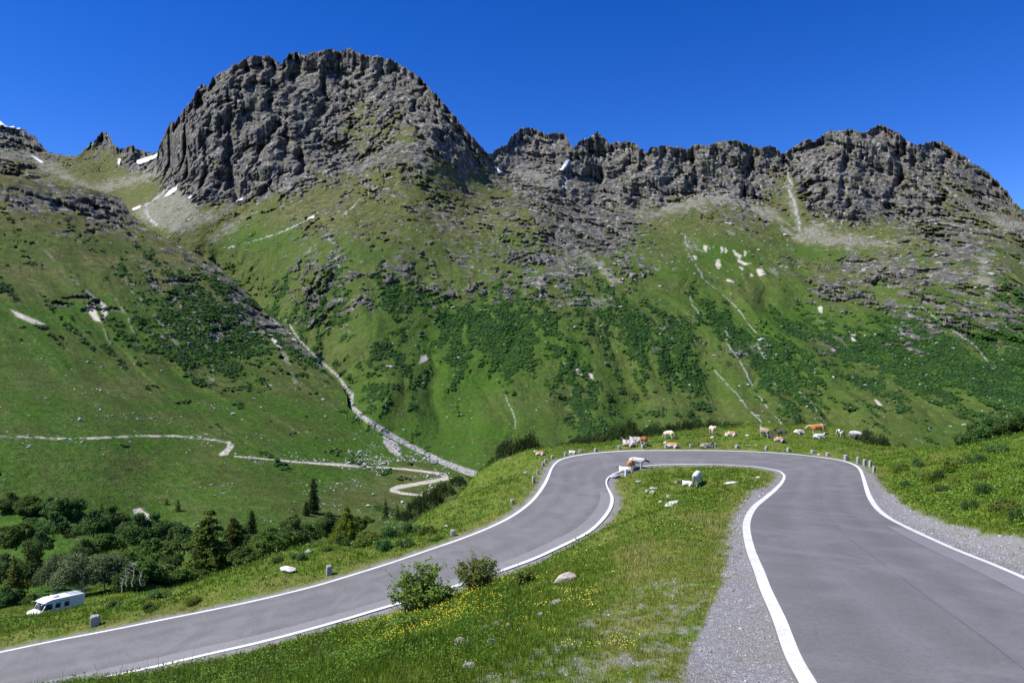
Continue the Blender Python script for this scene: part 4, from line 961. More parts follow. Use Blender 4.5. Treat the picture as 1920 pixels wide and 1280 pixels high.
# prototypes
PR_SP1 = pair(spruce_meshes(15, 5.6, 1, dens=1.35, leafy=.50, shape=.62, tiers=1.25), MAT_SPRUCE)
PR_SP2 = pair(spruce_meshes(12, 3.0, 2, dens=1.1, leafy=.42, shape=.8), MAT_SPRUCE)
PR_SP3 = pair(spruce_meshes(9, 2.6, 3, dens=1.1, leafy=.38, shape=.75), MAT_SPRUCE)
PR_COL = pair(spruce_meshes(10, 2.0, 4, dens=1.7, leafy=.36, shape=.38, low=.03), MAT_PINE)
PR_SPB = pair(spruce_meshes(5, 3.2, 5, dens=2.4, leafy=.24, shape=.9, low=.02), MAT_SPRUCE_B)
PR_B1 = pair(broad_meshes(9, 5.0, 11, leaf=.34, n=17000, lobes=22, stems=3), MAT_LEAF_G, MAT_PBARK)
PR_B2 = pair(broad_meshes(7, 4.2, 12, leaf=.36, n=14000, lobes=22, base=.02), MAT_LEAF_D)
PR_B3 = pair(broad_meshes(6, 3.8, 13, leaf=.34, n=14000, lobes=22, base=.0), MAT_LEAF)
PR_B4 = pair(broad_meshes(8, 3.6, 14, leaf=.36, n=13000, lobes=20, base=.04), MAT_LEAF_D)
PR_MU = [pair(mugo_meshes(5, 2.2, 20 + k, n=150), MAT_PINE) for k in range(3)]
PR_LB = pair(broad_meshes(1.3, 1.5, 31, leaf=.13, n=3500, lobes=10, base=0.0, trunk=.15), MAT_BUSH, None, ('stem', 'leaves'))
PR_LD = pair(broad_meshes(1.2, 1.4, 32, leaf=.12, n=3600, lobes=13, base=0.0, trunk=.15), MAT_LEAF_D, None, ('stem', 'leaves'))

# named single trees of the left valley: (px, py of foot, height in px, proto, proto height, label)
def foot_z(px, py, dd):
    return None
ORD = ['first', 'second', 'third', 'fourth', 'fifth', 'sixth', 'seventh', 'eighth', 'ninth', 'tenth', 'eleventh', 'twelfth', 'thirteenth', 'fourteenth', 'fifteenth', 'sixteenth', 'seventeenth', 'eighteenth', 'nineteenth', 'twentieth', 'twenty-first', 'twenty-second', 'twenty-third', 'twenty-fourth', 'twenty-fifth', 'twenty-sixth', 'twenty-seventh', 'twenty-eighth', 'twenty-ninth', 'thirtieth']
def surf(px, py, d=None):
    """ground point of the valley side seen at a pixel: nearer of the two sheets"""
    x, dd, z = hit(px, py, dmax=230)
    q = spur_pt(px, py)
    zz = -(py - 640) * dd / F
    if abs(z - zz) < 0.6 and dd < q[1]: return x, dd, z
    return float(q[0]), float(q[1]), float(q[2])
def tree_px(name, px, py, hpx, proto, ph, label, cat='tree', group=None, wide=1.0, d=None):
    x, dd, z = surf(px, py) if d is None else ((px - 960) * d / F, d, max(-(py - 640) * d / F, float(ground_z((px - 960) * d / F, d)) if d < 101 else -999))
    s_ = hpx * dd / F / ph
    return plant(name, proto, (x, dd, z - 0.03 * ph * s_), (s_ * wide, s_ * wide, s_), random.random() * 6.28, label, cat, group)
tree_px('spruce_tree', 392, 1072, 122, PR_SP1, 15, 'tall dense spruce with golden green boughs beyond the meadow edge, biggest of the conifers', 'spruce', wide=1.25, d=108)
tree_px('spruce_tree', 438, 1062, 96, PR_SP1, 15, 'slightly shorter spruce grown into the right side of the big golden green spruce', 'spruce', wide=.9, d=112)
tree_px('pine_tree', 589, 962, 66, PR_COL, 10, 'dark slender pine with a narrow crown standing above the bushes on the valley slope', 'pine', wide=0.92)
tree_px('pine_tree', 472, 1000, 44, PR_COL, 10, 'small dark egg-shaped pine leaning right beside the golden green spruce', 'pine', wide=1.15)
tree_px('pine_tree', 574, 966, 26, PR_COL, 10, 'low dark pine tucked at the left foot of the slender dark pine', 'pine', wide=1.3)
tree_px('spruce_tree', 650, 1008, 62, PR_SPB, 5, 'bright yellow green cone-shaped spruce at the edge of the roadside meadow', 'spruce', wide=0.9, d=66)
tree_px('spruce_tree', 722, 972, 42, PR_SP3, 9, 'small dark spruce with a pointed tip left of the long dark mountain pine', 'spruce', wide=0.85, d=76)
tree_px('spruce_tree', 745, 974, 30, PR_SP3, 9, 'shortest dark spruce right beside the long dark mountain pine thicket', 'spruce', wide=1.0, d=74)
tree_px('spruce_tree', 26, 1128, 88, PR_SP2, 12, 'tall dark spruce directly behind the white camper van to its left', 'spruce', wide=1.2, d=96)
tree_px('spruce_tree', 52, 1098, 80, PR_SP3, 9, 'dark spruce rising behind the grey green trees, right of the leftmost spruce', 'spruce', wide=1.0, d=112)
tree_px('spruce_tree', 70, 1065, 60, PR_SP3, 9, 'third dark spruce from the left edge, above the grey green trees', 'spruce', wide=1.0, d=130)
tree_px('spruce_tree', 318, 1052, 62, PR_SP3, 9, 'dark narrow spruce half way between the pale bare trunks and the biggest spruce', 'spruce', wide=.9, d=124)
tree_px('spruce_tree', 232, 1058, 50, PR_SP3, 9, 'brownish dark spruce above the rounded grey green tree crowns', 'spruce', wide=1.3, d=128)
tree_px('spruce_tree', 190, 968, 30, PR_SP3, 9, 'tiny dark spruce at the top edge of the valley thicket, left of the pale landslip', 'spruce', wide=1.0)
tree_px('spruce_tree', 334, 958, 24, PR_SP3, 9, 'tiny spruce alone on the hillside right of the pale landslip', 'spruce', wide=1.0)
tree_px('spruce_tree', 312, 946, 14, PR_SP3, 9, 'smallest dark spruce dot on the hillside above the pale landslip', 'spruce', wide=1.2)
tree_px('leafy_tree', 150, 1128, 92, PR_B1, 9, 'broad grey green tree with pale stems right behind the white camper van', 'tree', wide=1.0, d=94)
tree_px('leafy_tree', 205, 1122, 84, PR_B1, 9, 'broad grey green tree right of the one behind the camper van', 'tree', wide=1.0, d=97)
tree_px('leafy_tree', 108, 1120, 84, PR_B1, 9, 'grey green tree overhanging the camper van roof on its left side', 'tree', wide=.8, d=99)
# the rest of the valley thicket: each bush its own thing
TH = [(20, 950, 38, 0), (55, 955, 40, 1), (95, 958, 36, 0), (128, 962, 50, 2), (60, 990, 40, 1), (100, 1000, 42, 0), (140, 1000, 36, 2), (175, 1000, 44, 0), (30, 1020, 48, 1), (75, 1030, 40, 0), (210, 985, 40, 0), (240, 1000, 40, 2), (200, 1030, 46, 1), (160, 1040, 42, 0), (262, 1010, 44, 0), (290, 1005, 40, 0), (285, 1045, 44, 1), (322, 1005, 44, 2), (345, 1030, 44, 0), (10, 1000, 40, 2), (120, 1060, 40, 2), (250, 1060, 46, 1),
      (300, 1090, 50, 1), (340, 1090, 46, 1), (270, 1105, 54, 1), (375, 1088, 34, 1), (245, 1118, 44, 0), (455, 1052, 40, 1), (480, 1045, 40, 1), (505, 1032, 44, 1), (530, 1026, 50, 1), (552, 1018, 50, 0), (575, 1010, 48, 1), (600, 996, 40, 1), (500, 1010, 36, 1), (545, 985, 36, 1), (615, 992, 36, 0), (460, 1018, 30, 2), (670, 985, 26, 1), (690, 975, 22, 1), (10, 1130, 40, 0), (60, 1135, 26, 1), (320, 1062, 40, 2), (30, 1088, 60, 2), (225, 1088, 40, 0), (8, 1075, 44, 0), (440, 1010, 34, 0), (90, 1090, 44, 2), (625, 1006, 24, 1)]
pr = [(PR_B2, 7), (PR_B3, 6), (PR_B4, 8)]
kinds = ['dark green bush', 'mid green leafy bush', 'tall dark green bush']
cnt = {}
TH.sort(key=lambda q: q[0])
for i, (px, py, hp, k) in enumerate(TH):
    x, dd, z = surf(px, py)
    band = 'upper' if py < 1015 else ('middle' if py < 1062 else 'lower')
    near = 'left of the tallest spruce' if px < 360 else 'right of the tallest spruce'
    key = (k, band, near); cnt[key] = cnt.get(key, 0) + 1
    lab = '%s, %s in the %s thicket %s' % (kinds[k], ORD[cnt[key] - 1], band, near)
    d_ = None if py < 1000 else float(np.interp(py, [1000, 1050, 1090, 1130], [135, 116, 102, 92]))
    if px > 440: d_ = float(np.interp(py, [985, 1010, 1050], [150, 120, 85]))
    if px > 600: d_ = 84.0
    tree_px('leafy_bush', px, py + 6, hp * random.uniform(0.85, 1.3), *pr[k], lab, 'bush', 'bushes of the valley thicket', wide=1.2, d=d_)
# two pale bare trunks
def bare(px, py, hp, d, seed, lab):
    rg = np.random.default_rng(seed); h = hp * d / F; b = MB()
    b.tube(*limb((0, 0, -.5), (rg.normal() * .2, 0, h), .09, .03, rg, 6, .03), 6)
    for k in range(7):
        z = h * (.35 + .6 * rg.random()); a = rg.choice([0, math.pi]) + rg.normal() * .5; L = h * (.12 + .2 * rg.random())
        b.tube(*limb((0, 0, z), (math.cos(a) * L, math.sin(a) * L * .6, z + L * .6), .045, .015, rg, 4, .05), 4)
    o = b.build('dead_tree', MAT_PBARK); o.location = ((px - 960) * d / F, d, -(py - 640) * d / F); tag(o, lab, 'dead tree')
bare(249, 1092, 40, 90, 3, 'pale bare dead tree with forked branches among the green bushes')
bare(238, 1092, 28, 90.5, 5, 'thin pale bare trunk just left of the forked dead tree')
bare(229, 1102, 20, 90, 7, 'short pale dead stump stem, lowest of the bare trunks')
bare(266, 1090, 22, 90, 8, 'leaning short pale bare stem right of the forked dead tree')

# dwarf pines on the near ground
def pine_px(px, py, wpx, hpx, label, k=0, d=None, flat=1.0, group='dwarf mountain pines'):
    if d is None: x, dd, z = hit(px, py, dmax=125)
    else: dd = d; x = (px - 960) * d / F; z = max(-(py - 640) * d / F, float(ground_z(x, d)))
    sx = wpx * dd / F / 5.0; sz = hpx * dd / F / 2.2
    return plant('mountain_pine', PR_MU[k % 3], (x, dd, z - .15), (sx, sx * flat, sz), random.uniform(-.5, .5), label, 'mountain pine', group)
pine_px(940, 878, 52, 34, 'leftmost lobe of the big dark pine clump beside the road bend', 0, 92)
pine_px(965, 870, 62, 58, 'tallest dark mountain pine in the clump left of the road bend', 1, 95)
pine_px(993, 860, 40, 48, 'mountain pine with a raised top right of the tallest one in the clump', 2, 96)
pine_px(950, 862, 40, 46, 'dark mountain pine half hidden at the back of the clump left of the bend', 2, 98)
pine_px(1016, 852, 34, 20, 'low dark mountain pine behind the orange cow', 0, 100)
pine_px(782, 962, 44, 36, 'lower left end of the long dark pine thicket above the zigzag path', 0, 78)
pine_px(806, 948, 50, 38, 'middle part of the long dark pine thicket above the zigzag path', 1, 80)
pine_px(832, 928, 46, 30, 'upper middle part of the long dark pine thicket near the path', 2, 83)
pine_px(858, 908, 34, 20, 'upper right end of the long dark pine thicket near the path', 0, 86)
pine_px(760, 972, 30, 20, 'small dark pine at the foot of the long thicket', 1, 76)
cnt_row = 0
for px, py, w_, h_ in [(1062, 838, 36, 12), (1085, 834, 30, 16), (1105, 832, 34, 18), (1130, 832, 36, 20), (1158, 828, 34, 34), (1180, 824, 30, 36), (1204, 822, 30, 20), (1228, 816, 34, 24), (1252, 814, 30, 20), (1280, 812, 36, 26), (1305, 811, 32, 24), (1330, 810, 32, 24), (1356, 810, 34, 22), (1382, 811, 34, 20), (1408, 812, 34, 18), (1428, 813, 26, 14), (1500, 812, 34, 26), (1560, 815, 30, 16)]:
    cnt_row += 1
    pine_px(px, py + 2, w_ * 1.3, h_ * 1.25, 'dark mountain pine, %s from the left in the row behind the knoll with the cows' % ORD[cnt_row - 1], cnt_row, 108, .7, 'mountain pines in a row behind the knoll')
pine_px(1622, 842, 40, 30, 'dark mountain pine in front of the reclining cream cow on the knoll edge', 0, 88)
pine_px(1648, 852, 36, 32, 'dark mountain pine on the knoll edge, right of the one before the cream cow', 1, 86)
for i, (px, py, w_, h_, d_) in enumerate([(1682, 858, 26, 16, 96), (1700, 862, 30, 14, 96), (1722, 866, 34, 18, 94), (1750, 868, 36, 20, 92), (1690, 850, 18, 14, 100), (1775, 862, 30, 18, 90)]):
    pine_px(px, py - 3, w_ * 1.2, h_ * 1.5, 'small dark mountain pine, %s from the left in the hollow right of the knoll' % ORD[i], i, d_)
for i, (px, py, w_, h_, d_) in enumerate([(1822, 842, 50, 50, 80), (1852, 838, 46, 56, 79), (1890, 822, 50, 54, 75), (1926, 808, 60, 62, 73), (1800, 852, 40, 34, 82)]):
    x = (px - 960) * d_ / F
    tree_px('leafy_bush', px, py, h_, PR_B2 if i in (0, 1) else PR_B4, 7 if i in (0, 1) else 8, 'dark bush on the skyline of the right bank, %s from the left' % ORD[i if i < 4 else 0] if i < 4 else 'low dark bush at the left foot of the right bank skyline bushes', 'bush', 'bushes on top of the right bank', wide=1.2, d=d_)
# low bushes: meadow edge below the bright spruce, right bank, left meadow
LOW = [(700, 1000, 70, 26), (735, 1005, 60, 30), (770, 1000, 60, 28), (680, 1022, 50, 22), (720, 1030, 60, 28), (760, 1026, 56, 24), (800, 1000, 50, 20), (640, 1020, 50, 24), (820, 1012, 40, 12), (610, 1030, 40, 14), (560, 1045, 50, 14), (520, 1052, 44, 14), (250, 1136, 60, 26), (300, 1120, 60, 20), (215, 1140, 50, 20), (360, 1128, 50, 18), (280, 1142, 50, 16)]
for i, (px, py, w_, h_) in enumerate(LOW):
    x, dd, z = hit(px, py, dmax=90)
    s_ = w_ * dd / F / 3.0; sz = h_ * dd / F / 1.3
    plant('low_bush', PR_LD if i % 3 else PR_LB, (x, dd, z - .1), (s_, s_ * .8, sz), random.random() * 6, 'low green bush, %s from the right along the meadow beyond the road' % ORD[sorted(range(len(LOW)), key=lambda q: -LOW[q][0]).index(i)], 'bush', 'low bushes on the roadside meadow')
LOWR = [(1735, 905, 40, 26), (1725, 900, 30, 14), (1790, 880, 60, 26), (1830, 870, 50, 20), (1690, 885, 40, 18), (1760, 900, 40, 20), (1800, 905, 40, 16), (1870, 850, 60, 20), (1900, 880, 50, 24), (1770, 925, 46, 18), (1840, 900, 44, 22), (1850, 930, 56, 26), (1880, 960, 60, 30), (1700, 915, 34, 14), (1915, 920, 50, 30), (1820, 955, 50, 20), (1740, 935, 40, 16), (1905, 985, 40, 36), (1940, 950, 60, 30), (1720, 875, 40, 16)]
for i, (px, py, w_, h_) in enumerate(LOWR):
    x, dd, z = hit(px, py, dmin=22, dmax=95)
    s_ = w_ * dd / F / 3.0; sz = h_ * 1.35 * dd / F / 1.3
    plant('low_bush', PR_LD if i % 2 else PR_LB, (x, dd, z - .1), (s_, s_ * .8, sz), random.random() * 6, 'low leafy bush, %s counted from the left on the green right bank' % ORD[sorted(range(len(LOWR)), key=lambda q: LOWR[q][0]).index(i)], 'bush', 'low bushes on the right bank')

# the two bushes in front of the left leg of the road
def shrub_near(px, py, wpx, hpx, d, seed, dens, leaf, label, spars):
    rg = np.random.default_rng(seed); x = (px - 960) * d / F; z = float(ground_z(x, d)); W = wpx * d / F; H = hpx * d / F
    st_ = MB(); lf = MB(); cs = []
    for k in range(spars):
        a = rg.random() * 6.283; q = rg.random() ** .5
        tip = np.array([math.cos(a) * W * .5 * q, math.sin(a) * W * .35 * q, H * (1 - .5 * q ** 2) * (.7 + .35 * rg.random())])
        b0 = np.array([tip[0] * .22, tip[1] * .22, -.15]); p, r_ = limb(b0, tip, .030, .008, rg, 6, .05); st_.tube(p, r_, 5)
        for j in range(6):
            t = .35 + .65 * rg.random(); c_ = b0 + (tip - b0) * t; e = c_ + np.array([rg.normal() * .16 * W * .5, rg.normal() * .14 * W * .4, abs(rg.normal()) * .13 * H]); st_.tube(*limb(c_, e, .012, .004, rg, 3, .05), 4)
            m_ = int(dens); tt = .3 + .8 * rg.random(m_)[:, None]; cs.append(c_ + (e - c_) * tt + rg.normal(size=(m_, 3)) * .06)
    C = np.concatenate(cs); C = C[C[:, 2] > .12 * H]
    leaves(lf, C, leaf * (.6 + .7 * rg.random(len(C))), rg, up=.4, aspect=.65)
    t = empty('roadside_shrub', (x, d, z), 0, label, 'shrub')
    st_.build('stem', MAT_BARK, t); lf.build('leaves', MAT_BUSH, t)
shrub_near(790, 1136, 122, 96, 34, 3, 24, .115, 'dense green leafy shrub standing before the white line of the lower road', 70)
shrub_near(893, 1108, 104, 76, 36, 4, 20, .10, 'sparse shrub with bare twigs right of the dense leafy shrub', 46)
shrub_near(985, 1140, 36, 36, 27, 6, 18, .10, 'small dark green shrub above the slanted stone slabs in the foreground', 16)
shrub_near(760, 1185, 60, 34, 27, 9, 34, .09, 'low dark round shrub among the yellow flowers', 34)

# ------------------------------------------------------------------ granite kerb posts
m = NT('granite'); ob = m.obj()
m.color(m.mix(m.ramp(m.noise(22, 4, .75, ob), [(0.36, 0), (0.64, 1)]), (0.18, 0.18, 0.18), (0.44, 0.44, 0.44))); m.bump(m.noise(18, 4, .7, ob), .8, .02)
MAT_GRAN = m.m
m = NT('pale_post_stone'); ob = m.obj()
m.color(m.mix(m.ramp(m.noise(12, 4, .7, ob), [(0.35, 0), (0.65, 1)]), (0.45, 0.45, 0.45), (0.75, 0.75, 0.74))); MAT_PPOST = m.m
def post_mesh(name, w_, d_, h, rnd, seed, mat):
    """hewn stone with softened edges"""
    rg = np.random.default_rng(seed); v, f = ICO3[0].copy(), ICO3[1]
    p = rnd * 1.5; a = np.abs(v); n_ = (a ** p).sum(1) ** (1 / p); v = v / n_[:, None]
    v = v * np.array([w_ / 2, d_ / 2, h / 2]); v[:, 2] += h / 2
    nz = fbm(v[:, 0] * 6 + seed, v[:, 1] * 6, v[:, 2] * 6, 3, .6, seed=seed)
    v *= (1 + nz * 0.10)[:, None]; v[:, 2] -= 0.18
    t = 1 - 0.10 * np.clip(v[:, 2] / h, 0, 1); v[:, 0] *= t; v[:, 1] *= t
    return np_mesh(name, v, f, mat, smooth=True, link=False)
POSTM = [post_mesh('stone_post', 1, 1, 1.2, 7, k, MAT_GRAN) for k in range(5)]
def post(px, py, wpx, hpx, label, k=0, tilt=0.0, mat=None, off=0.0, yaw=0.3, rnd=None, grp='granite kerb stones along the road', name='stone_post'):
    x, dd, z = hit(px, py, dmin=20, dmax=112)
    me = POSTM[k % 5] if rnd is None else post_mesh('stone_post', 1, 1, 1.2, rnd, 40 + k, mat or MAT_GRAN)
    o = bpy.data.objects.new(name, me); COL.objects.link(o)
    if mat and rnd is None:
        me = me.copy(); me.materials.clear(); me.materials.append(mat); o.data = me
    o.location = (x, dd, z); W = wpx * dd / F; H = hpx * dd / F
    o.scale = (W * 0.82, W * 0.78, H * .92 + 0.03); o.rotation_euler = (R(random.uniform(-3, 3)), tilt, yaw + random.uniform(-.25, .25))
    return tag(o, label, 'kerb stone', grp)
post(178, 1172, 19, 19, 'widest granite kerb stone, beside the camper van at the lower left', 0, rnd=14)
post(617, 1077, 13, 17, 'squared granite kerb stone beside the lower road, below the yellow green spruce', 1)
post(849, 1004, 11, 12, 'rounded granite kerb stone on the outer verge half way up the lower road', 2, rnd=3)
post(960, 945, 8, 9, 'pale rounded kerb stone on the verge just below the left curve', 3, rnd=3.5)
LB = 'granite kerb stone on the left curve, '
post(1000.5, 905, 6.5, 12, LB + 'tallest and lowest of the stones there', 0)
post(1008.5, 889, 6, 9, LB + 'second one above the tallest stone', 1)
post(1018, 874, 6, 8, LB + 'nearer one of a close pair', 2)
post(1022.5, 868, 5.5, 7, LB + 'farther one of a close pair', 3)
post(1036, 860, 6, 7, LB + 'just above the close pair', 4)
post(1060.5, 855, 6, 7, LB + 'left of the black and white calf', 0)
post(1088, 848.5, 8, 5.5, LB + 'low one under the big pale boulder', 1)
post(1117, 847, 7, 6.5, LB + 'right of the big pale boulder', 2)
TB = 'kerb stone at the bend top, '
for i, (px, py, w_, h_, t) in enumerate([(1161, 842, 6.5, 7, 'below the two black-headed reclining cows'), (1205, 840, 7, 6.5, 'below the standing red brown cow'), (1249, 840, 6.5, 6.5, 'touching the face of the orange reclining cow'), (1295, 838.5, 6, 6.5, 'left of the grey brown reclining cow'), (1341, 838, 7, 6.5, 'at the head of the grey brown reclining cow'),
    (1382, 840.5, 8, 6.5, 'left of the flat grey slab'), (1437, 843, 7, 6, 'below the grey brown standing cow'), (1478, 846.5, 7, 7, 'below the little red brown reclining calf'), (1524, 850, 8, 6.5, 'left of a small white stone'), (1552, 854.5, 8, 6, 'right of a small white stone')]):
    post(px, py, w_, h_, TB + t, i)
RB = 'granite kerb stone on the right curve, '
for i, (px, py, w_, h_, t) in enumerate([(1586, 863, 8.5, 11, 'leftmost and broadest of five'), (1609, 869.5, 6.5, 13.5, 'second of five from the left'), (1621, 873, 6.5, 12.5, 'middle one of five'), (1631, 875.5, 6, 12.5, 'leaning fourth of five'), (1638.5, 886, 6, 12.5, 'lowest and rightmost of five')]):
    post(px, py, w_, h_, RB + t, i, tilt=R(8) if i == 3 else 0)
post(1174, 893, 6, 15, 'white kerb stone on the inner verge below the white reclining cow', 2, mat=MAT_PPOST)

# ------------------------------------------------------------------ boulders
def rock_mat(name, a, b):
    m = NT(name); ob = m.obj()
    c = m.mix(m.ramp(m.noise(2.2, 6, .7, ob), [(0.36, 0), (0.62, 1)]), a, b)
    c = m.mix(m.ramp(m.noise(7, 4, .7, ob), [(0.60, 0), (0.70, .5)]), c, (0.10, 0.10, 0.09))
    m.color(c); m.bump(m.noise(5, 6, .75, ob), .9, .06); return m.m
MAT_BG = rock_mat('grey_boulder', (0.20, 0.20, 0.20), (0.42, 0.42, 0.42)); MAT_BW = rock_mat('pale_boulder', (0.40, 0.39, 0.36), (0.72, 0.70, 0.66)); MAT_BT = rock_mat('tan_boulder', (0.34, 0.28, 0.22), (0.58, 0.52, 0.45)); MAT_BC = rock_mat('cream_boulder', (0.50, 0.46, 0.33), (0.66, 0.62, 0.47))
def boulder(px, py, wpx, hpx, label, mat=None, seed=0, tilt=0.0, depth=0.7, d=None, name='boulder', ang=1.0):
    if d is None: x, dd, z = hit(px, py, dmin=6, dmax=112)
    else: dd = d; x = (px - 960) * d / F; z = -(py - 640) * d / F
    rg = np.random.default_rng(seed + 100); v, f = ICO3[0].copy(), ICO3[1]
    pl = rg.normal(size=(11, 3)); pl /= np.linalg.norm(pl, axis=1)[:, None]; hh = 0.62 + .3 * rg.random(11)
    for n_, h_ in zip(pl, hh):
        s_ = v @ n_; v -= np.clip(s_ - h_, 0, None)[:, None] * n_ * ang
    v *= (1 + 0.10 * fbm(v[:, 0] * 2.2 + seed, v[:, 1] * 2.2, v[:, 2] * 2.2, 4, .6))[:, None]
    v[:, 0] /= np.abs(v[:, 0]).max(); v[:, 2] /= np.abs(v[:, 2]).max(); v[:, 2] = v[:, 2] * .62 + .42
    W = wpx * dd / F; H = hpx * dd / F
    dep_ang = (py - 640) / F
    o = bpy.data.objects.new(name, np_mesh(name, v, f, mat or MAT_BG, smooth=False, link=False)); COL.objects.link(o)
    o.scale = (W / 2, W / 2 * depth, H * .88); o.location = (x, dd + W * .1, z - .03); o.rotation_euler = (0, -tilt, 0)
    return tag(o, label, 'rock')
boulder(1062, 1092, 46, 20, 'largest foreground boulder, long tan grey rock tilted up to the right', MAT_BT, 1, R(24), .45)
boulder(540, 1071, 36, 10, 'flat white boulder in the meadow beyond the lower road', MAT_BW, 2, R(-5))
boulder(579, 1037, 14, 8, 'small white rock up the meadow from the flat white boulder', MAT_BW, 3, R(25))
boulder(1262, 946, 30, 9, 'long white slab tilted right in the grass island, below the white grazing cow', MAT_BW, 4, R(22), .4)
boulder(1370, 907, 28, 5, 'long flat pale slab right of the grazing white cow on the island', MAT_BW, 5, R(5), .5)
boulder(1256, 934, 12, 9, 'grey rock just above the long tilted white slab', MAT_BG, 6, R(15))
boulder(1240, 942, 10, 5, 'small pale rock left of the long tilted white slab', MAT_BW, 7)
boulder(1224, 927, 13, 10, 'reddish white rock in the small rock cluster on the island', MAT_BT, 8)
boulder(1214, 924, 7, 8, 'pale upright shard left of the reddish white rock', MAT_BW, 9, R(20))
boulder(1226, 916, 16, 4, 'flat white rock at the back of the island rock cluster', MAT_BW, 10)
boulder(1208, 918, 6, 4, 'tiny dark grey rock at the left of the island rock cluster', MAT_BG, 11)
boulder(1267, 907, 8, 6, 'small white pointed rock left of the grazing white cow', MAT_BW, 12)
boulder(1198, 904, 14, 4, 'low grey rock in the grass below the cows on the road', MAT_BG, 13)
boulder(1422, 896, 9, 4, 'small white rock near the right tip of the grass island', MAT_BW, 14)
boulder(1153, 896, 22, 8, 'flat grey slab at the left tip of the grass island beside the line', MAT_BG, 15, R(8))
boulder(934, 1182, 15, 24, 'upright grey foreground rock beside a pale one', MAT_BG, 16, R(12))
boulder(913, 1184, 24, 14, 'pale slanted rock leaning on the upright grey rock', MAT_BW, 17, R(18))
boulder(954, 1178, 16, 13, 'tan broken rock right of the upright grey rock', MAT_BT, 18, R(25))
boulder(974, 1183, 18, 8, 'narrow white rock tilted right, in the yellow flowers', MAT_BW, 19, R(35))
boulder(1040, 1133, 30, 8, 'upper grey slab half buried in foreground grass, tilted right', MAT_BG, 20, R(26))
boulder(1008, 1156, 26, 6, 'lower grey slab half buried in foreground grass, tilted right', MAT_BG, 21, R(35))
boulder(862, 1214, 24, 24, 'blocky tan white rock in the foreground weeds', MAT_BT, 22)
boulder(878, 1210, 12, 16, 'dark grey split rock right of the blocky tan rock', MAT_BG, 23)
boulder(921, 1208, 22, 15, 'lichen grey rock in the weeds below the upright grey rock', MAT_BG, 24, R(15))
boulder(880, 1256, 30, 16, 'flat grey rock at the bottom with a pinkish rock above it', MAT_BG, 25, R(15))
boulder(874, 1243, 14, 8, 'pinkish rock on top of the flat grey rock at the bottom', MAT_BT, 26)
boulder(626, 1232, 24, 13, 'pale rock in the grass below the lower white line', MAT_BW, 27)
boulder(760, 1252, 18, 7, 'white flat stone near the bottom edge among tall grass', MAT_BW, 28)
boulder(984, 1081, 13, 8, 'small white round stone left of the largest foreground boulder', MAT_BW, 29)
boulder(690, 1212, 9, 9, 'small bluish grey stone in the left foreground grass', MAT_BG, 30)
boulder(1085, 842, 33, 9, 'big cream boulder with two humps on the slope left of the bend', MAT_BC, 31, d=99)
boulder(1336, 821, 8, 4, 'white stone in the grass below the front-facing cream cow', MAT_BW, 32)
boulder(1402, 817, 9, 3, 'pale flat stone right of the orange and white reclining cow', MAT_BW, 33)
boulder(1405, 836, 14, 3, 'flat dark grey slab in the verge grass at the top of the bend', MAT_BG, 34)
boulder(1418, 835, 5, 3, 'tiny white stone right of the flat dark grey slab', MAT_BW, 35)
boulder(1536, 853.5, 7, 4, 'small white stone between two kerb stones at the top of the bend', MAT_BW, 36)
boulder(1753, 920, 6, 5, 'lone white stone on the right bank', MAT_BW, 37)
boulder(1862, 917, 12, 5, 'pale stones patch rock high on the right bank', MAT_BG, 38)
boulder(1900, 863, 6, 3, 'tiny white stone near the top of the right bank', MAT_BW, 39)
boulder(838, 988, 10, 5, 'small white stone on the meadow above the rounded kerb stone', MAT_BW, 40)
boulder(986, 888, 9, 6, 'grey weathered rock in the meadow left of the curve stones', MAT_BG, 41, R(30))
boulder(1383, 1186, 5, 3, 'little dark lump lying on the gravel shoulder', rock_mat('dark_lump', (0.02, 0.015, 0.01), (0.04, 0.03, 0.02)), 42)
# big single rocks of the valley side
for px, py, w_, h_, lb in [(149, 788, 9, 7, 'grey boulder standing alone on the dark hillside, above the left track'), (437, 778, 9, 6, 'dark angular boulder on the hillside above the zigzag path'), (815, 868, 16, 9, 'large grey boulder beside the stony torrent'), (700, 928, 6, 5, 'grey boulder at the left hairpin of the zigzag path'), (690, 949, 8, 4, 'white flat boulder on the hillside below the zigzag path'), (754, 942, 6, 4, 'white boulder below the lower end of the zigzag path')]:
    q = spur_pt(px, py); boulder(px, py, w_, h_, lb, MAT_BG if 'white' not in lb else MAT_BW, int(px), d=float(q[1]) - .5)

# ------------------------------------------------------------------ cattle
def coat(name, A, B, th, head, low, scale=1.3, lowz=0.55, patch=None):
    m = NT(name); ob = m.obj(); sp = m.n('SeparateXYZ'); m.L(ob, sp.inputs[0])
    c = m.mix(m.ramp(m.noise(scale, 2, .5, ob), [(th - .02, 0), (th + .02, 1)]), A, B)
    c = m.mix(m.ramp(sp.outputs[2], [(lowz - .12, 1), (lowz + .06, 0)]), c, low)
    c = m.mix(m.ramp(m.math('ADD', sp.outputs[0], m.math('MULTIPLY', m.noise(5, 2, .5, ob), .12)), [(0.93, 0), (0.97, 1)]), c, head)
    c = m.mix(m.math('MULTIPLY', m.noise(14, 3, .6, ob), .25), c, (0.10, 0.085, 0.07))
    m.color(c); m.b.inputs['Roughness'].default_value = .75; return m.m
WH = (0.80, 0.77, 0.70); CR = (0.66, 0.56, 0.38); OR = (0.50, 0.23, 0.065); RB_ = (0.26, 0.085, 0.03); GB = (0.22, 0.17, 0.13); BK = (0.03, 0.03, 0.035); GR = (0.45, 0.44, 0.42)
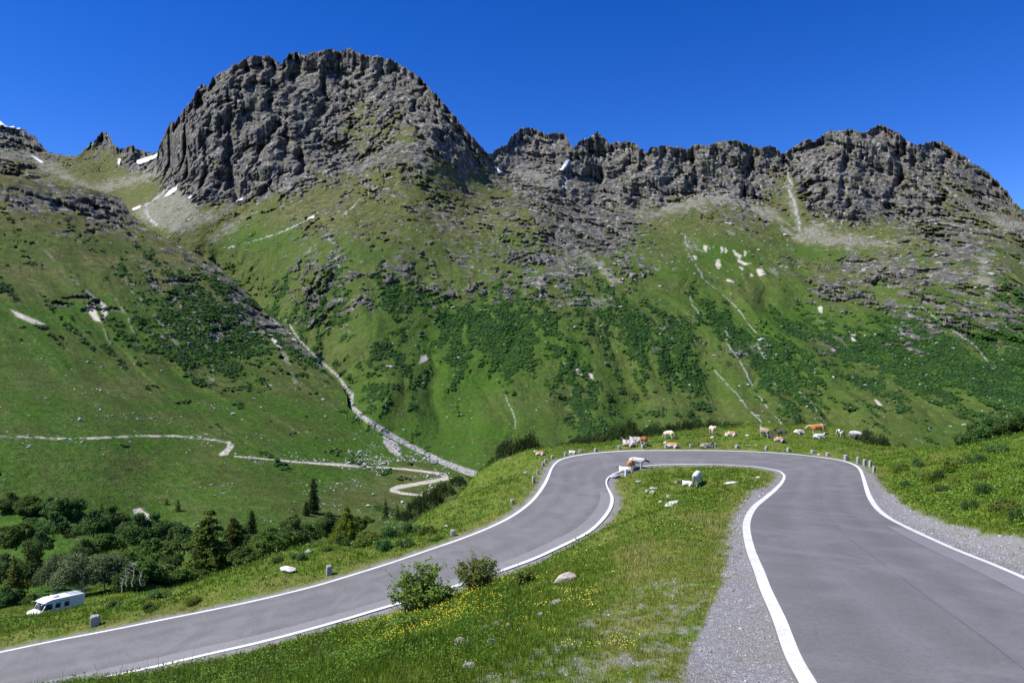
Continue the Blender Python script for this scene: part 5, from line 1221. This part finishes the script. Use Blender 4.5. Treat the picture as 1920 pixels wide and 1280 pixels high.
COATS = dict(white=coat('white_hide', (0.72, 0.70, 0.65), (0.50, 0.46, 0.41), .57, (0.10, 0.10, 0.10), WH), cream=coat('cream_hide', CR, (0.72, 0.66, 0.50), .5, CR, (0.74, 0.70, 0.62)), orange=coat('orange_hide', OR, (0.58, 0.32, 0.12), .55, WH, (0.74, 0.70, 0.62)),
    orangewhite=coat('orange_and_white_hide', OR, WH, .56, (0.62, 0.42, 0.25), WH), red=coat('red_brown_hide', RB_, (0.34, 0.12, 0.045), .5, WH, WH, lowz=.62), greybrown=coat('grey_brown_hide', (0.36, 0.28, 0.21), GB, .5, (0.14, 0.11, 0.09), (0.50, 0.46, 0.40)),
    dark=coat('dark_hide', (0.09, 0.08, 0.08), (0.30, 0.20, 0.18), .58, BK, (0.10, 0.09, 0.09)), blackhead=coat('pied_hide', (0.55, 0.48, 0.46), (0.25, 0.17, 0.16), .53, BK, (0.60, 0.50, 0.48)), blackwhite=coat('black_and_white_hide', WH, BK, .50, BK, WH, 2.0), calf=coat('beige_hide', (0.55, 0.38, 0.22), CR, .5, CR, WH),
    rosewhite=coat('cream_brown_hide', (0.68, 0.58, 0.48), (0.42, 0.30, 0.22), .58, (0.42, 0.30, 0.22), WH), redcalf=coat('red_calf_hide', RB_, (0.60, 0.45, 0.38), .52, RB_, (0.6, .5, .45)), whitespeck=coat('white_speckled_hide', WH, (0.25, 0.24, 0.24), .66, (0.16, 0.15, 0.15), WH, 3.0))
m = NT('horn'); m.color((0.55, 0.50, 0.40)); MAT_HORN = m.m
def skin_mesh(name, chains, sub=1):
    """chains: list of [(x,y,z,rx,ry) ...]; first vertex of the first chain is the root; later chains start at an index (int) of an earlier vertex"""
    V = []; E = []; Rr = []
    for ch in chains:
        prev = None
        for it in ch:
            if isinstance(it, int): prev = it; continue
            V.append(it[:3]); Rr.append((it[3], it[4] if len(it) > 4 else it[3]))
            if prev is not None: E.append((prev, len(V) - 1))
            prev = len(V) - 1
    me = bpy.data.meshes.new(name); me.from_pydata([Vector(v) for v in V], E, []); o = bpy.data.objects.new(name + '_work', me); COL.objects.link(o)
    o.modifiers.new('s', 'SKIN'); su = o.modifiers.new('u', 'SUBSURF'); su.levels = sub; su.render_levels = sub
    if not me.skin_vertices: pass
    for sv, r_ in zip(me.skin_vertices[0].data, Rr): sv.radius = r_
    me.skin_vertices[0].data[0].use_root = True
    dg = bpy.context.evaluated_depsgraph_get(); dg.update()
    nm = bpy.data.meshes.new_from_object(o.evaluated_get(dg)); nm.name = name
    bpy.data.objects.remove(o); bpy.data.meshes.remove(me)
    for p in nm.polygons: p.use_smooth = True
    return nm
def cow_chains(pose):
    S = []
    if pose in ('graze', 'stand', 'alert', 'side'):
        spine = [(-.2, 0, 1.02, .34, .40), (-.55, 0, 1.08, .30, .33), (-.86, 0, 1.12, .22, .22)]     # 0,1,2 root mid belly
        fwd = [0, (.18, 0, 1.00, .35, .41), (.52, 0, 1.06, .27, .36)]                                   # 3,4
        if pose == 'graze': neck = [4, (.84, 0, .98, .15, .24), (1.06, 0, .74, .12, .18), (1.14, 0, .52, .13, .15), (1.22, 0, .30, .10, .11), (1.27, 0, .16, .085, .08)]
        elif pose == 'side': neck = [4, (.84, 0, 1.10, .15, .24), (1.08, 0, 1.10, .12, .18), (1.24, 0, 1.04, .14, .14), (1.42, 0, .88, .10, .11), (1.52, 0, .79, .085, .08)]
        else: neck = [4, (.82, 0, 1.24, .15, .24), (1.00, 0, 1.40, .12, .17), (1.14, 0, 1.44, .14, .14), (1.34, 0, 1.30, .10, .11), (1.44, 0, 1.22, .085, .08)]
        poll = 7
        legs = []
        for sy in (-1, 1):
            dx = .06 * sy
            legs.append([4, (.50 + dx, .20 * sy, .74, .12, .15), (.50 + dx, .21 * sy, .42, .065), (.49 + dx, .21 * sy, .12, .05), (.51 + dx, .21 * sy, .02, .065)])
            legs.append([1, (-.66 - dx, .21 * sy, .82, .15, .20), (-.62 - dx, .23 * sy, .62, .10, .12), (-.80 - dx, .22 * sy, .46, .06), (-.74 - dx, .22 * sy, .12, .05), (-.72 - dx, .22 * sy, .02, .065)])
        tail = [[2, (-1.00, 0, 1.14, .06), (-1.06, 0, .85, .03), (-1.05, 0, .5, .045), (-1.05, 0, .40, .02)]]
        px, pz = {'graze': (1.12, .56), 'side': (1.20, 1.10), 'stand': (1.12, 1.52), 'alert': (1.12, 1.52)}[pose]
        ears = [[poll, (px - .02, .12 * sy, pz, .045), (px - .04, .30 * sy, pz + .02, .05, .03)] for sy in (-1, 1)]
        ud = [[1, (-.45, 0, .66, .14)]]
        ch = [spine, fwd, neck] + legs + tail + ears + ud
        horns = [[(px + .02, .09 * sy, pz + .06), (px + .04, .22 * sy, pz + .16), (px + .10, .24 * sy, pz + .30)] for sy in (-1, 1)]
    else:
        spine = [(-.2, 0, .42, .38, .38), (-.55, 0, .44, .36, .34), (-.84, 0, .40, .24, .22)]
        fwd = [0, (.18, 0, .44, .36, .38), (.50, 0, .46, .27, .34)]
        if pose == 'lie': neck = [4, (.76, .0, .60, .18, .25), (.92, 0, .72, .14, .19), (1.04, 0, .80, .14, .14), (1.22, 0, .70, .10, .10), (1.32, 0, .63, .08, .08)]
        else: neck = [4, (.72, .12, .46, .15, .20), (.80, .34, .36, .12, .14), (.78, .50, .30, .13, .13), (.66, .68, .20, .10, .10), (.58, .78, .14, .08, .08)]
        poll = 7
        legs = []
        for sy in (-1, 1):
            legs.append([4, (.62, .22 * sy, .24, .12), (.86, .26 * sy, .14, .06), (.62, .28 * sy, .06, .05)])
            legs.append([1, (-.46, .34 * sy, .26, .17), (-.12, .46 * sy, .18, .08), (-.42, .50 * sy, .07, .05), (-.16, .52 * sy, .05, .05)])
        tail = [[2, (-.98, .05, .30, .05), (-1.02, .12, .1, .035)]]
        px, py_, pz = (1.02, 0, .88) if pose == 'lie' else (.80, .50, .40)
        ears = [[poll, (px - .02, py_ + .11 * sy, pz, .045), (px - .04, py_ + .27 * sy, pz + .02, .045, .03)] for sy in (-1, 1)]
        ch = [spine, fwd, neck] + legs + tail + ears
        horns = [[(px + .02, py_ + .08 * sy, pz + .05), (px + .04, py_ + .20 * sy, pz + .14), (px + .08, py_ + .22 * sy, pz + .26)] for sy in (-1, 1)]
    return ch, horns
COWM = {}
for ps in ('graze', 'side', 'stand', 'lie', 'rest'):
    ch, hn = cow_chains(ps); COWM[ps] = (skin_mesh('cow', ch, 2), hn)
HORNM = {}
def cow(px, py, pose, coat_, yaw, label, hpx=None, horns=False, d=None, scale=1.0, dmin=20):
    """yaw: degrees, 0 = facing right in the photo, 90 = facing away"""
    if d is None: x, dd, z = hit(px, py, dmin=dmin, dmax=112)
    else: dd = d; x = (px - 960) * d / F; z = max(float(ground_z(x, d)), -(py - 640) * dd / F - .05)
    nat = {'graze': 1.42, 'side': 1.42, 'stand': 1.5, 'lie': .9, 'rest': .8}[pose]
    s_ = scale if hpx is None else hpx * dd / F / nat
    me, hn = COWM[pose]
    o = bpy.data.objects.new('cow', me); COL.objects.link(o)
    if not me.materials: me.materials.append(None)
    o.material_slots[0].link = 'OBJECT'; o.material_slots[0].material = COATS[coat_]
    o.location = (x, dd, z - 0.03); o.scale = (s_,) * 3; o.rotation_euler = (0, 0, R(yaw)); tag(o, label, 'cow', None)
    if horns:
        for k, h in enumerate(hn):
            if (pose, k) not in HORNM:
                b = MB(); b.tube(h, [.035, .025, .008], 6); HORNM[(pose, k)] = b.mesh('horn', MAT_HORN, True)
            c_ = bpy.data.objects.new('horn', HORNM[(pose, k)]); COL.objects.link(c_); c_.parent = o
    return o
cow(1195, 878, 'side', 'white', -12, 'white cow with grey head lowered, standing on the asphalt at the inner curve', hpx=21.5, horns=True)
cow(1184, 881, 'graze', 'orange', 62, 'orange cow seen from behind, standing before the white cow on the asphalt', hpx=20)
cow(1172, 885, 'lie', 'whitespeck', 150, 'white cow with dark head lying at the road edge behind the white kerb stone', hpx=12)
cow(1306, 909, 'graze', 'whitespeck', 238, 'white cow with a dark head grazing on the grass island', hpx=26)
cow(1290, 910, 'lie', 'white', 160, 'pale calf lying under the nose of the white cow on the grass island', hpx=11, scale=.7)
cow(1180, 836, 'lie', 'blackhead', 150, 'nearer of two reclining pale cows with black heads, left part of the knoll', hpx=13, horns=True)
cow(1192, 829, 'lie', 'blackhead', 160, 'farther of two reclining pale cows with black heads, left part of the knoll', hpx=12)
cow(1207, 834, 'graze', 'red', 100, 'red brown cow with white legs standing seen from behind', hpx=17)
cow(1254, 823, 'graze', 'cream', 125, 'cream cow standing seen from behind near the left of the knoll', hpx=17)
cow(1261, 839, 'lie', 'orange', 168, 'orange cow with a white face lying by the kerb stones at the bend', hpx=11.5)
cow(1324, 839, 'lie', 'greybrown', 8, 'grey brown cow lying by the kerb stones with its head to the right', hpx=10.5)
cow(1336, 814, 'stand', 'cream', -85, 'cream white cow standing and facing the road from the knoll top', hpx=17, scale=1)
cow(1370, 817.5, 'rest', 'orangewhite', 175, 'orange and white cow lying on the knoll with its head down', hpx=10)
cow(1434, 820, 'stand', 'greybrown', 110, 'grey brown cow standing seen from behind with its horned head raised', hpx=20, horns=True)
cow(1444, 818, 'rest', 'calf', 120, 'small beige calf resting at the heels of the grey brown standing cow', hpx=6)
cow(1461, 827.5, 'lie', 'redcalf', 165, 'little red brown calf lying in the grass, head to the left', hpx=10.5)
cow(1464, 813.5, 'lie', 'dark', 178, 'dark grey cow lying on the knoll crest with its head to the left', hpx=10)
cow(1499, 813.5, 'rest', 'rosewhite', 5, 'cream brown cow lying on the knoll crest, right of the dark one', hpx=9)
cow(1532, 815, 'side', 'orangewhite', 178, 'orange cow with white back standing side-on on the knoll, head to the left', hpx=21)
cow(1536, 821.5, 'lie', 'white', 5, 'white cow lying in front of the orange side-on cow', hpx=10.5)
cow(1575, 818, 'graze', 'blackwhite', -75, 'white cow with a black face standing near the right end of the knoll', hpx=14)
cow(1606, 824, 'graze', 'white', -20, 'white cow grazing at the right end of the knoll, head to the right', hpx=17)
cow(1633, 831, 'rest', 'cream', 170, 'cream cow lying behind the dark pines at the right end of the knoll', hpx=9, d=94)
cow(1598, 821, 'rest', 'dark', 160, 'brown cow lying almost hidden behind the white grazing cow', hpx=7)
cow(1013, 853, 'lie', 'orange', 172, 'orange cow lying left of the bend beside the dark pine clump', hpx=9)
cow(1052, 840, 'lie', 'dark', 178, 'dark brown cow lying left of the big cream boulder', hpx=8, d=100)
cow(1032, 844, 'rest', 'greybrown', 170, 'grey cow lying low between the orange cow and the dark brown cow', hpx=7, d=99)
cow(1073, 850.5, 'lie', 'blackwhite', 175, 'black and white calf lying on the verge below the cream boulder', hpx=7)

# ------------------------------------------------------------------ camper van
m = NT('white_paint'); m.color(m.mix(m.noise(3, 3, .6, m.obj()), (0.80, 0.81, 0.82), (0.72, 0.74, 0.76))); m.b.inputs['Roughness'].default_value = .35; MAT_VAN = m.m
m = NT('dark_glass'); m.color((0.015, 0.02, 0.025)); m.b.inputs['Roughness'].default_value = .08; m.b.inputs['Specular IOR Level'].default_value = .6; MAT_GLASS = m.m
m = NT('rubber'); m.color((0.02, 0.02, 0.02)); MAT_RUB = m.m
m = NT('grey_metal'); m.color((0.35, 0.36, 0.38)); m.b.inputs['Metallic'].default_value = .6; m.b.inputs['Roughness'].default_value = .4; MAT_MET = m.m
m = NT('lamp_glass'); m.color((0.6, 0.6, 0.58)); m.b.inputs['Roughness'].default_value = .15; MAT_LAMP = m.m
m = NT('green_stripe_paint'); m.color((0.05, 0.35, 0.25)); MAT_GRN = m.m
def prism(prof, w0, w1=None):
    """side profile (x,z) extruded over y"""
    b = MB(); n = len(prof); y = w0 / 2
    v = [(x, -y, z) for x, z in prof] + [(x, y, z) for x, z in prof]
    b.add(v, [(i, (i + 1) % n, (i + 1) % n + n, i + n) for i in range(n)])
    # caps as fans
    c = np.mean(np.array(prof), 0)
    b.add([(c[0], -y, c[1])] + [(x, -y, z) for x, z in prof], [(0, i + 1 if False else (i + 1) % n + 1, i + 1) for i in range(n)])
    b.add([(c[0], y, c[1])] + [(x, y, z) for x, z in prof], [(0, i + 1, (i + 1) % n + 1) for i in range(n)])
    return b
def weld(o, bev=0.04):
    import bmesh
    bm = bmesh.new(); bm.from_mesh(o.data); bmesh.ops.remove_doubles(bm, verts=bm.verts, dist=.001); bmesh.ops.recalc_face_normals(bm, faces=bm.faces); bm.to_mesh(o.data); bm.free()
    if bev:
        md = o.modifiers.new('bevel', 'BEVEL'); md.width = bev; md.segments = 3; md.limit_method = 'ANGLE'; md.angle_limit = R(35)
    return o
vx, vd = (103 - 960) * 81 / F, 81.0
vz = -(1156 - 640) * vd / F
van = empty('camper_van', (vx, vd, vz), 0, 'white camper van with a bright roof parked below the road at the lower left', 'camper van')
van.rotation_euler = (0, R(-6), R(240)); van.scale = (.93, .93, .93)
W_ = 2.05
weld(prism([(-2.9, .45), (2.35, .45), (2.85, .55), (2.9, .95), (2.75, 1.12), (2.1, 1.28), (1.72, 2.12), (-2.9, 2.12)], W_).build('body', MAT_VAN, van), .05)
weld(prism([(-2.93, 2.125), (1.80, 2.125), (2.05, 2.14), (1.75, 2.34), (1.1, 2.52), (-2.75, 2.56), (-2.93, 2.45)], W_ + .06).build('roof', MAT_VAN, van), .08)
b = MB(); nrm = np.array([.91, 0, .41]); 
def quad_panel(name, pts, mat, parent, th=.02, nrm=(0, 1, 0)):
    b = MB(); p = np.array(pts, float); n_ = np.array(nrm) * th; v = np.vstack([p - n_, p + n_])
    k = len(p); b.add(v, [(0, 1, 2, 3), (7, 6, 5, 4)] + [(i, i + 4, (i + 1) % 4 + 4, (i + 1) % 4) for i in range(4)]); return b.build(name, mat, parent)
quad_panel('windscreen', [(2.085, -.92, 1.32), (2.085, .92, 1.32), (1.745, .86, 2.08), (1.745, -.86, 2.08)], MAT_GLASS, van, .03, (.91, 0, .41))
for sy in (-1, 1):
    y = sy * (W_ / 2)
    quad_panel('cab_window', [(1.95, y, 1.36), (1.0, y, 1.36), (1.0, y, 2.02), (1.66, y, 2.02)], MAT_GLASS, van, .02)
    for x0 in (.05, -1.0):
        wf = quad_panel('side_window', [(x0 + .55, y, 1.45), (x0, y, 1.45), (x0, y, 1.95), (x0 + .55, y, 1.95)], MAT_GLASS, van, .02)
        fr = MB()
        for a_, c_ in (((x0 + .275, y, 1.43), (.63, .035, .04)), ((x0 + .275, y, 1.97), (.63, .035, .04)), ((x0 - .02, y, 1.7), (.04, .035, .50)), ((x0 + .57, y, 1.7), (.04, .035, .50))): fr.box(a_, c_)
        fr.build('frame', MAT_MET, wf)
    tb = MB(); tb.box((-1.0, y, 1.18), (3.7, .03, .04)); tb.box((-1.9, y, 1.62), (1.6, .026, .03)); tb.box((-1.9, y, 1.85), (1.6, .026, .03)); tb.build('trim_strip', MAT_VAN, van)
    tb = MB(); tb.box((-.4, sy * (W_ / 2 + .03), 2.2), (1.3, .02, .07)); tb.build('roof_stripe', MAT_GRN, van)
    b = MB(); b.box((2.84, sy * .72, .80), (.16, .30, .20)); b.build('headlight', MAT_LAMP, van)
    b = MB(); b.box((1.95, sy * (W_ / 2 + .15), 1.55), (.08, .2, .3)); b.build('wing_mirror', MAT_RUB, van)
    for x_ in (1.95, -1.75):
        wh = empty('wheel', (x_, sy * (W_ / 2 - .12), .36)); wh.parent = van
        b = MB(); b.tube([(0, -.13, 0), (0, -.11, 0), (0, .11, 0), (0, .13, 0)], [.28, .36, .36, .28], 20); b.build('tyre', MAT_RUB, wh)
        b = MB(); b.tube([(0, sy * .10, 0), (0, sy * .145, 0), (0, sy * .15, 0)], [.22, .2, .01], 16); b.build('rim', MAT_MET, wh)
b = MB(); b.box((2.86, 0, .80), (.10, 1.1, .24)); b.build('grille', MAT_RUB, van)
b = MB(); b.box((2.93, 0, .52), (.14, 2.0, .18)); b.build('bumper', MAT_MET, van)
b = MB()
for y_ in (-.5, .5): b.tube([(-2.7, y_, 2.66), (-1.2, y_, 2.66)], .025, 5)
for x_ in (-2.6, -2.0, -1.4): b.tube([(x_, -.55, 2.62), (x_, .55, 2.70)], .025, 5)
b.build('roof_rack', MAT_MET, van)
b = MB(); b.box((0.3, .1, 2.60), (.7, .6, .10)); b.build('roof_hatch', MAT_VAN, van)
b = MB(); b.tube([(1.0, -.1, 2.5), (1.05, .0, 2.78), (.7, .15, 2.95)], .03, 5); b.build('antenna', MAT_MET, van)

# ------------------------------------------------------------------ small plants in the meadow (uncountable)
def grass_mat(name, pal, transl=.35):
    m = NT(name); a = m.n('Attribute', attribute_name='tint'); sp = m.n('SeparateColor'); m.L(a.outputs['Color'], sp.inputs[0])
    c = m.ramp(sp.outputs[0], pal)
    m.color(c); m.b.inputs['Roughness'].default_value = .6; m.b.inputs['Specular IOR Level'].default_value = .2
    tr_ = m.n('BsdfTranslucent'); m.L(c, tr_.inputs['Color']); ms = m.n('MixShader'); ms.inputs[0].default_value = transl
    m.L(m.b.outputs[0], ms.inputs[1]); m.L(tr_.outputs[0], ms.inputs[2]); m.L(ms.outputs[0], m.out.inputs['Surface']); return m.m
MAT_GRASS = grass_mat('meadow_grass', [(0.0, (0.050, 0.100, 0.010)), (0.35, (0.110, 0.190, 0.014)), (0.6, (0.180, 0.265, 0.024)), (0.82, (0.29, 0.31, 0.055)), (1.0, (0.42, 0.37, 0.15))])
def sample_ground(n, pxr, dr_, power=1.6):
    """random ground points inside a viewing wedge, density falling with distance"""
    u = rng.random(n); a = 1 - power + 1
    d0, d1 = dr_
    if abs(a) < 1e-6: d = d0 * (d1 / d0) ** u
    else: d = (d0 ** a + u * (d1 ** a - d0 ** a)) ** (1 / a)
    px = pxr[0] + rng.random(n) * (pxr[1] - pxr[0])
    x = (px - 960) * d / F
    return x, d
def ginfo(x, y):
    z = ground_z(x, y); rdd, _ = road_info(x, y)
    u = np.clip((960 + F * x / y + 420) / 3.2, 0, NXw.shape[1] - 1.01).astype(int); v = np.clip(np.log(y / 3.2) / 0.0075, 0, NXw.shape[0] - 1.01).astype(int)
    return z, rdd, grav[v, u], dry[v, u]
def tufts(name, n, pxr, dr_, power, hgt, wid, blades, mat, cond=None, tintf=None, lean=.35, fan=.06, grav_keep=.25):
    x, y = sample_ground(n, pxr, dr_, power); z, rdd, gv, dy = ginfo(x, y)
    px = 960 + F * x / y; py = 640 - F * z / y
    keep = (rdd > .30) & (rng.random(n) > gv * (1 - grav_keep * .25)) & (py > 700)
    if cond is not None: keep &= cond(x, y, px, py, gv, dy, rdd)
    x, y, z, gv, dy, rdd, px, py = [q[keep] for q in (x, y, z, gv, dy, rdd, px, py)]; n = len(x)
    lod = np.clip(y / 16.0, .7, 3.4)
    H = (hgt[0] + (hgt[1] - hgt[0]) * rng.random(n)) * np.clip(1 - .55 * gv - .35 * dy, .3, 1) * (0.8 + 0.2 * lod); Wd = wid * lod
    big = fbm(x / 2.2, y / 2.2, x * 0, 3, .5, seed=18)
    H = H * (1 + .8 * big)
    T0 = np.clip(.42 + .55 * big + .60 * (dy - .42) + rng.normal(size=n) * .12, 0, 1) if tintf is None else tintf(x, y, px, py, big, dy, n)
    k = blades; N = n * k
    az = rng.random(N) * 6.283; sp_ = rng.random(N) * fan * np.repeat(lod, k)
    bx = np.repeat(x, k) + np.cos(az) * sp_; by = np.repeat(y, k) + np.sin(az) * sp_; bz = np.repeat(z, k) - .02
    h = np.repeat(H, k) * (.6 + .6 * rng.random(N)); ln = lean * h * (.3 + rng.random(N)); w2 = np.repeat(Wd, k) * (.7 + .6 * rng.random(N)) / 2
    wa = rng.random(N) * 3.1416; wx_, wy_ = np.cos(wa) * w2, np.sin(wa) * w2
    lx, ly = np.cos(az) * ln, np.sin(az) * ln
    V = np.empty((N, 5, 3))
    V[:, 0] = np.c_[bx - wx_, by - wy_, bz]; V[:, 1] = np.c_[bx + wx_, by + wy_, bz]
    V[:, 2] = np.c_[bx + wx_ * .8 + lx * .35, by + wy_ * .8 + ly * .35, bz + h * .6]; V[:, 3] = np.c_[bx - wx_ * .8 + lx * .35, by - wy_ * .8 + ly * .35, bz + h * .6]
    V[:, 4] = np.c_[bx + lx, by + ly, bz + h]
    b_ = (np.arange(N) * 5)[:, None]
    T = np.clip(np.repeat(T0, k) + rng.normal(size=N) * .10, 0, 1)
    ta = np.repeat(T[:, None], 5, 1); ta = ta.reshape(-1, 1); tt = np.c_[ta, ta, ta]
    o = np_mesh(name, V.reshape(-1, 3), [b_ + np.array([[0, 1, 2, 3]]), b_ + np.array([[3, 2, 4]])], mat, cattr={'tint': tt}); tag(o, None, None, None, 'stuff'); return o
tufts('meadow_grass', 60000, (-30, 1950), (8.5, 34), 1.3, (.07, .25), .012, 7, MAT_GRASS, fan=.10)
tufts('distant_meadow_grass', 70000, (-30, 1950), (28, 118), 1.25, (.10, .24), .014, 5, MAT_GRASS, fan=.09)
# tall lush weeds at the lower left
lushc = lambda x, y, px, py, gv, dy, rdd: (px < 960 + (rng.random(len(px)) - .5) * 200) & (py > 1100) & (rdd > .9) & (gv < .4)
tufts('tall_grass', 9000, (-30, 1000), (10, 34), 1.0, (.22, .46), .016, 6, MAT_GRASS, cond=lushc, lean=.45, fan=.08, tintf=lambda x, y, px, py, big, dy, n: np.clip(.32 + .4 * big + rng.normal(size=n) * .1, 0, 1))
# tall seeding stems in front of the lower road
tufts('seeding_grass_stems', 700, (60, 620), (15, 30), 1.0, (.5, .85), .007, 2, grass_mat('dry_stems', [(0.0, (0.07, 0.075, 0.03)), (1.0, (0.17, 0.15, 0.08))], .2), cond=lambda x, y, px, py, gv, dy, rdd: (py > 1215) & (gv < .3), lean=.3, fan=.05)
# broad leaved weeds
MAT_WEED = grass_mat('weed_leaves', [(0.0, (0.040, 0.090, 0.012)), (0.5, (0.095, 0.180, 0.018)), (1.0, (0.20, 0.32, 0.03))], .3)
def weeds(name, n, pxr, dr_, cond, size, count, hgt, mat, tbase=.5):
    x, y = sample_ground(n, pxr, dr_, 1.2); z, rdd, gv, dy = ginfo(x, y); px = 960 + F * x / y; py = 640 - F * z / y
    k_ = cond(x, y, px, py, gv, dy, rdd); x, y, z = x[k_], y[k_], z[k_]; n = len(x)
    pn = fbm(x / 1.6, y / 1.6, x * 0, 3, .5, seed=44)
    N = n * count; lod = np.repeat(np.clip(y / 16, .8, 3), count)
    C = np.c_[np.repeat(x, count), np.repeat(y, count), np.repeat(z, count)]
    H = np.repeat(hgt * (.5 + rng.random(n)) * (1 + 1.0 * pn), count)
    t = rng.random(N) ** .8
    C[:, 0] += rng.normal(size=N) * .09 * lod; C[:, 1] += rng.normal(size=N) * .09 * lod; C[:, 2] += t * H
    mb = MB(); leaves(mb, C, size * lod * (.6 + .8 * rng.random(N)), rng, up=1.2, aspect=.5)
    tt = np.clip(tbase + .5 * np.repeat(pn, count) + .35 * (t - .5) + rng.normal(size=N) * .1, 0, 1); tt = np.repeat(tt, 4)[:, None]
    o = np_mesh(name, np.concatenate(mb.v), np.concatenate(mb.q), mat, cattr={'tint': np.c_[tt, tt, tt]}); tag(o, None, None, None, 'stuff')
weeds('leafy_weeds', 7000, (-30, 1000), (10, 36), lambda x, y, px, py, gv, dy, rdd: (px < 900 + (rng.random(len(px)) - .5) * 260) & (py > 1120) & (rdd > 1.0) & (gv < .3) & (fbm(x / 1.8, y / 1.8, x * 0, 2, seed=61) > -.05), .055, 26, .30, MAT_WEED)
weeds('leafy_ground_plants', 12000, (-30, 1950), (24, 112), lambda x, y, px, py, gv, dy, rdd: (rdd > 1.5) & (gv < .3) & (py > 780) & (fbm(x / 3.5, y / 3.5, x * 0, 3, seed=62) > .02), .06, 12, .24, MAT_WEED, .6)
weeds('bank_undergrowth', 9000, (1610, 1960), (22, 100), lambda x, y, px, py, gv, dy, rdd: (rdd > 1.8) & (fbm(x / 4, y / 4, x * 0, 3, seed=64) > -.02) & (gv < .3) & (py < 1010) & (px > 1640), .055, 12, .22, MAT_WEED, .6)
weeds('clover', 9000, (900, 1400), (10, 34), lambda x, y, px, py, gv, dy, rdd: (rdd > .8) & (gv < .4) & (fbm(x / 1.0, y / 1.0, x * 0, 2, seed=63) > .05), .035, 9, .06, MAT_WEED, .7)
# flowers
def flowers(name, n, pxr, dr_, cond, size, hgt, col, clump=.3):
    m = NT(name + '_petals'); m.color(col); x, y = sample_ground(n, pxr, dr_, 1.0); z, rdd, gv, dy = ginfo(x, y); px = 960 + F * x / y; py = 640 - F * z / y
    k_ = cond(x, y, px, py, gv, dy, rdd) & (fbm(x / 1.3, y / 1.3, x * 0, 3, .6, seed=71) > clump * .3); x, y, z = x[k_], y[k_], z[k_]; n = len(x)
    th = np.linspace(0, 2 * np.pi, 6, endpoint=False); tv = np.c_[np.cos(th), np.sin(th), np.zeros(6)]; tv = np.vstack([tv, [0, 0, .35]])
    tf = np.array([(i, (i + 1) % 6, 6) for i in range(6)] + [(0, i + 1, i) for i in range(1, 5)])
    s_ = size * (.7 + .6 * rng.random(n)) * np.clip(y / 15, .9, 3.2) * .8
    V, Fc = scatter_mesh(tv, tf, np.c_[x, y, z + hgt * (.6 + .7 * rng.random(n))], s_, rng.random(n) * 6)
    o = np_mesh(name, V, Fc, m.m); tag(o, None, None, None, 'stuff')
YEL = (0.80, 0.64, 0.03)
flowers('yellow_flowers', 9000, (560, 1010), (16, 38), lambda x, y, px, py, gv, dy, rdd: (rdd > 1.0) & (py > 1070) & (py < 1225) & (rng.random(len(px)) < np.exp(-((px - 790) / 110) ** 2)), .020, .42, YEL)
flowers('small_yellow_flowers', 5000, (930, 1200), (11, 30), lambda x, y, px, py, gv, dy, rdd: (rdd > 1.0) & (py > 1075) & (py < 1235) & (gv < .3), .020, .12, (0.80, 0.70, 0.12), .6)
flowers('scattered_yellow_flowers', 2600, (-20, 1950), (10, 100), lambda x, y, px, py, gv, dy, rdd: (rdd > 1.2) & (gv < .3) & (py > 830) & (rng.random(len(px)) < .5 + .5 * (px > 1600)), .018, .28, YEL, .5)
flowers('roadside_yellow_flowers', 900, (-20, 640), (36, 66), lambda x, y, px, py, gv, dy, rdd: (rdd > 1.2) & (gv < .3) & (rdd < 7), .018, .34, YEL, .2)
flowers('white_flowers', 700, (-20, 1500), (11, 60), lambda x, y, px, py, gv, dy, rdd: (rdd > 1.2) & (gv < .3), .022, .25, (0.75, 0.75, 0.68), .5)
# loose gravel
x, y = sample_ground(60000, (560, 1960), (8.5, 50), 1.6); z, rdd, gv, dy = ginfo(x, y)
k_ = (gv > .5) & (rdd > .12); x, y, z = x[k_], y[k_], z[k_]; n = len(x)
s_ = .010 * np.exp(rng.normal(size=n) * .5) * np.clip(y / 14, .8, 2.5)
v0 = ICO0[0] * (1 + .2 * np.random.default_rng(9).normal(size=(12, 1))); v0[:, 2] *= .6
V, Fc = scatter_mesh(v0, ICO0[1], np.c_[x, y, z], s_, rng.random(n) * 6)
m = NT('loose_gravel'); m.color(m.mix(m.ramp(m.noise(9, 2, .8, m.pos()), [(.35, 0), (.65, 1)]), (0.17, 0.17, 0.175), (0.46, 0.455, 0.46)))
o = np_mesh('loose_gravel', V, Fc, m.m); tag(o, None, None, None, 'stuff')
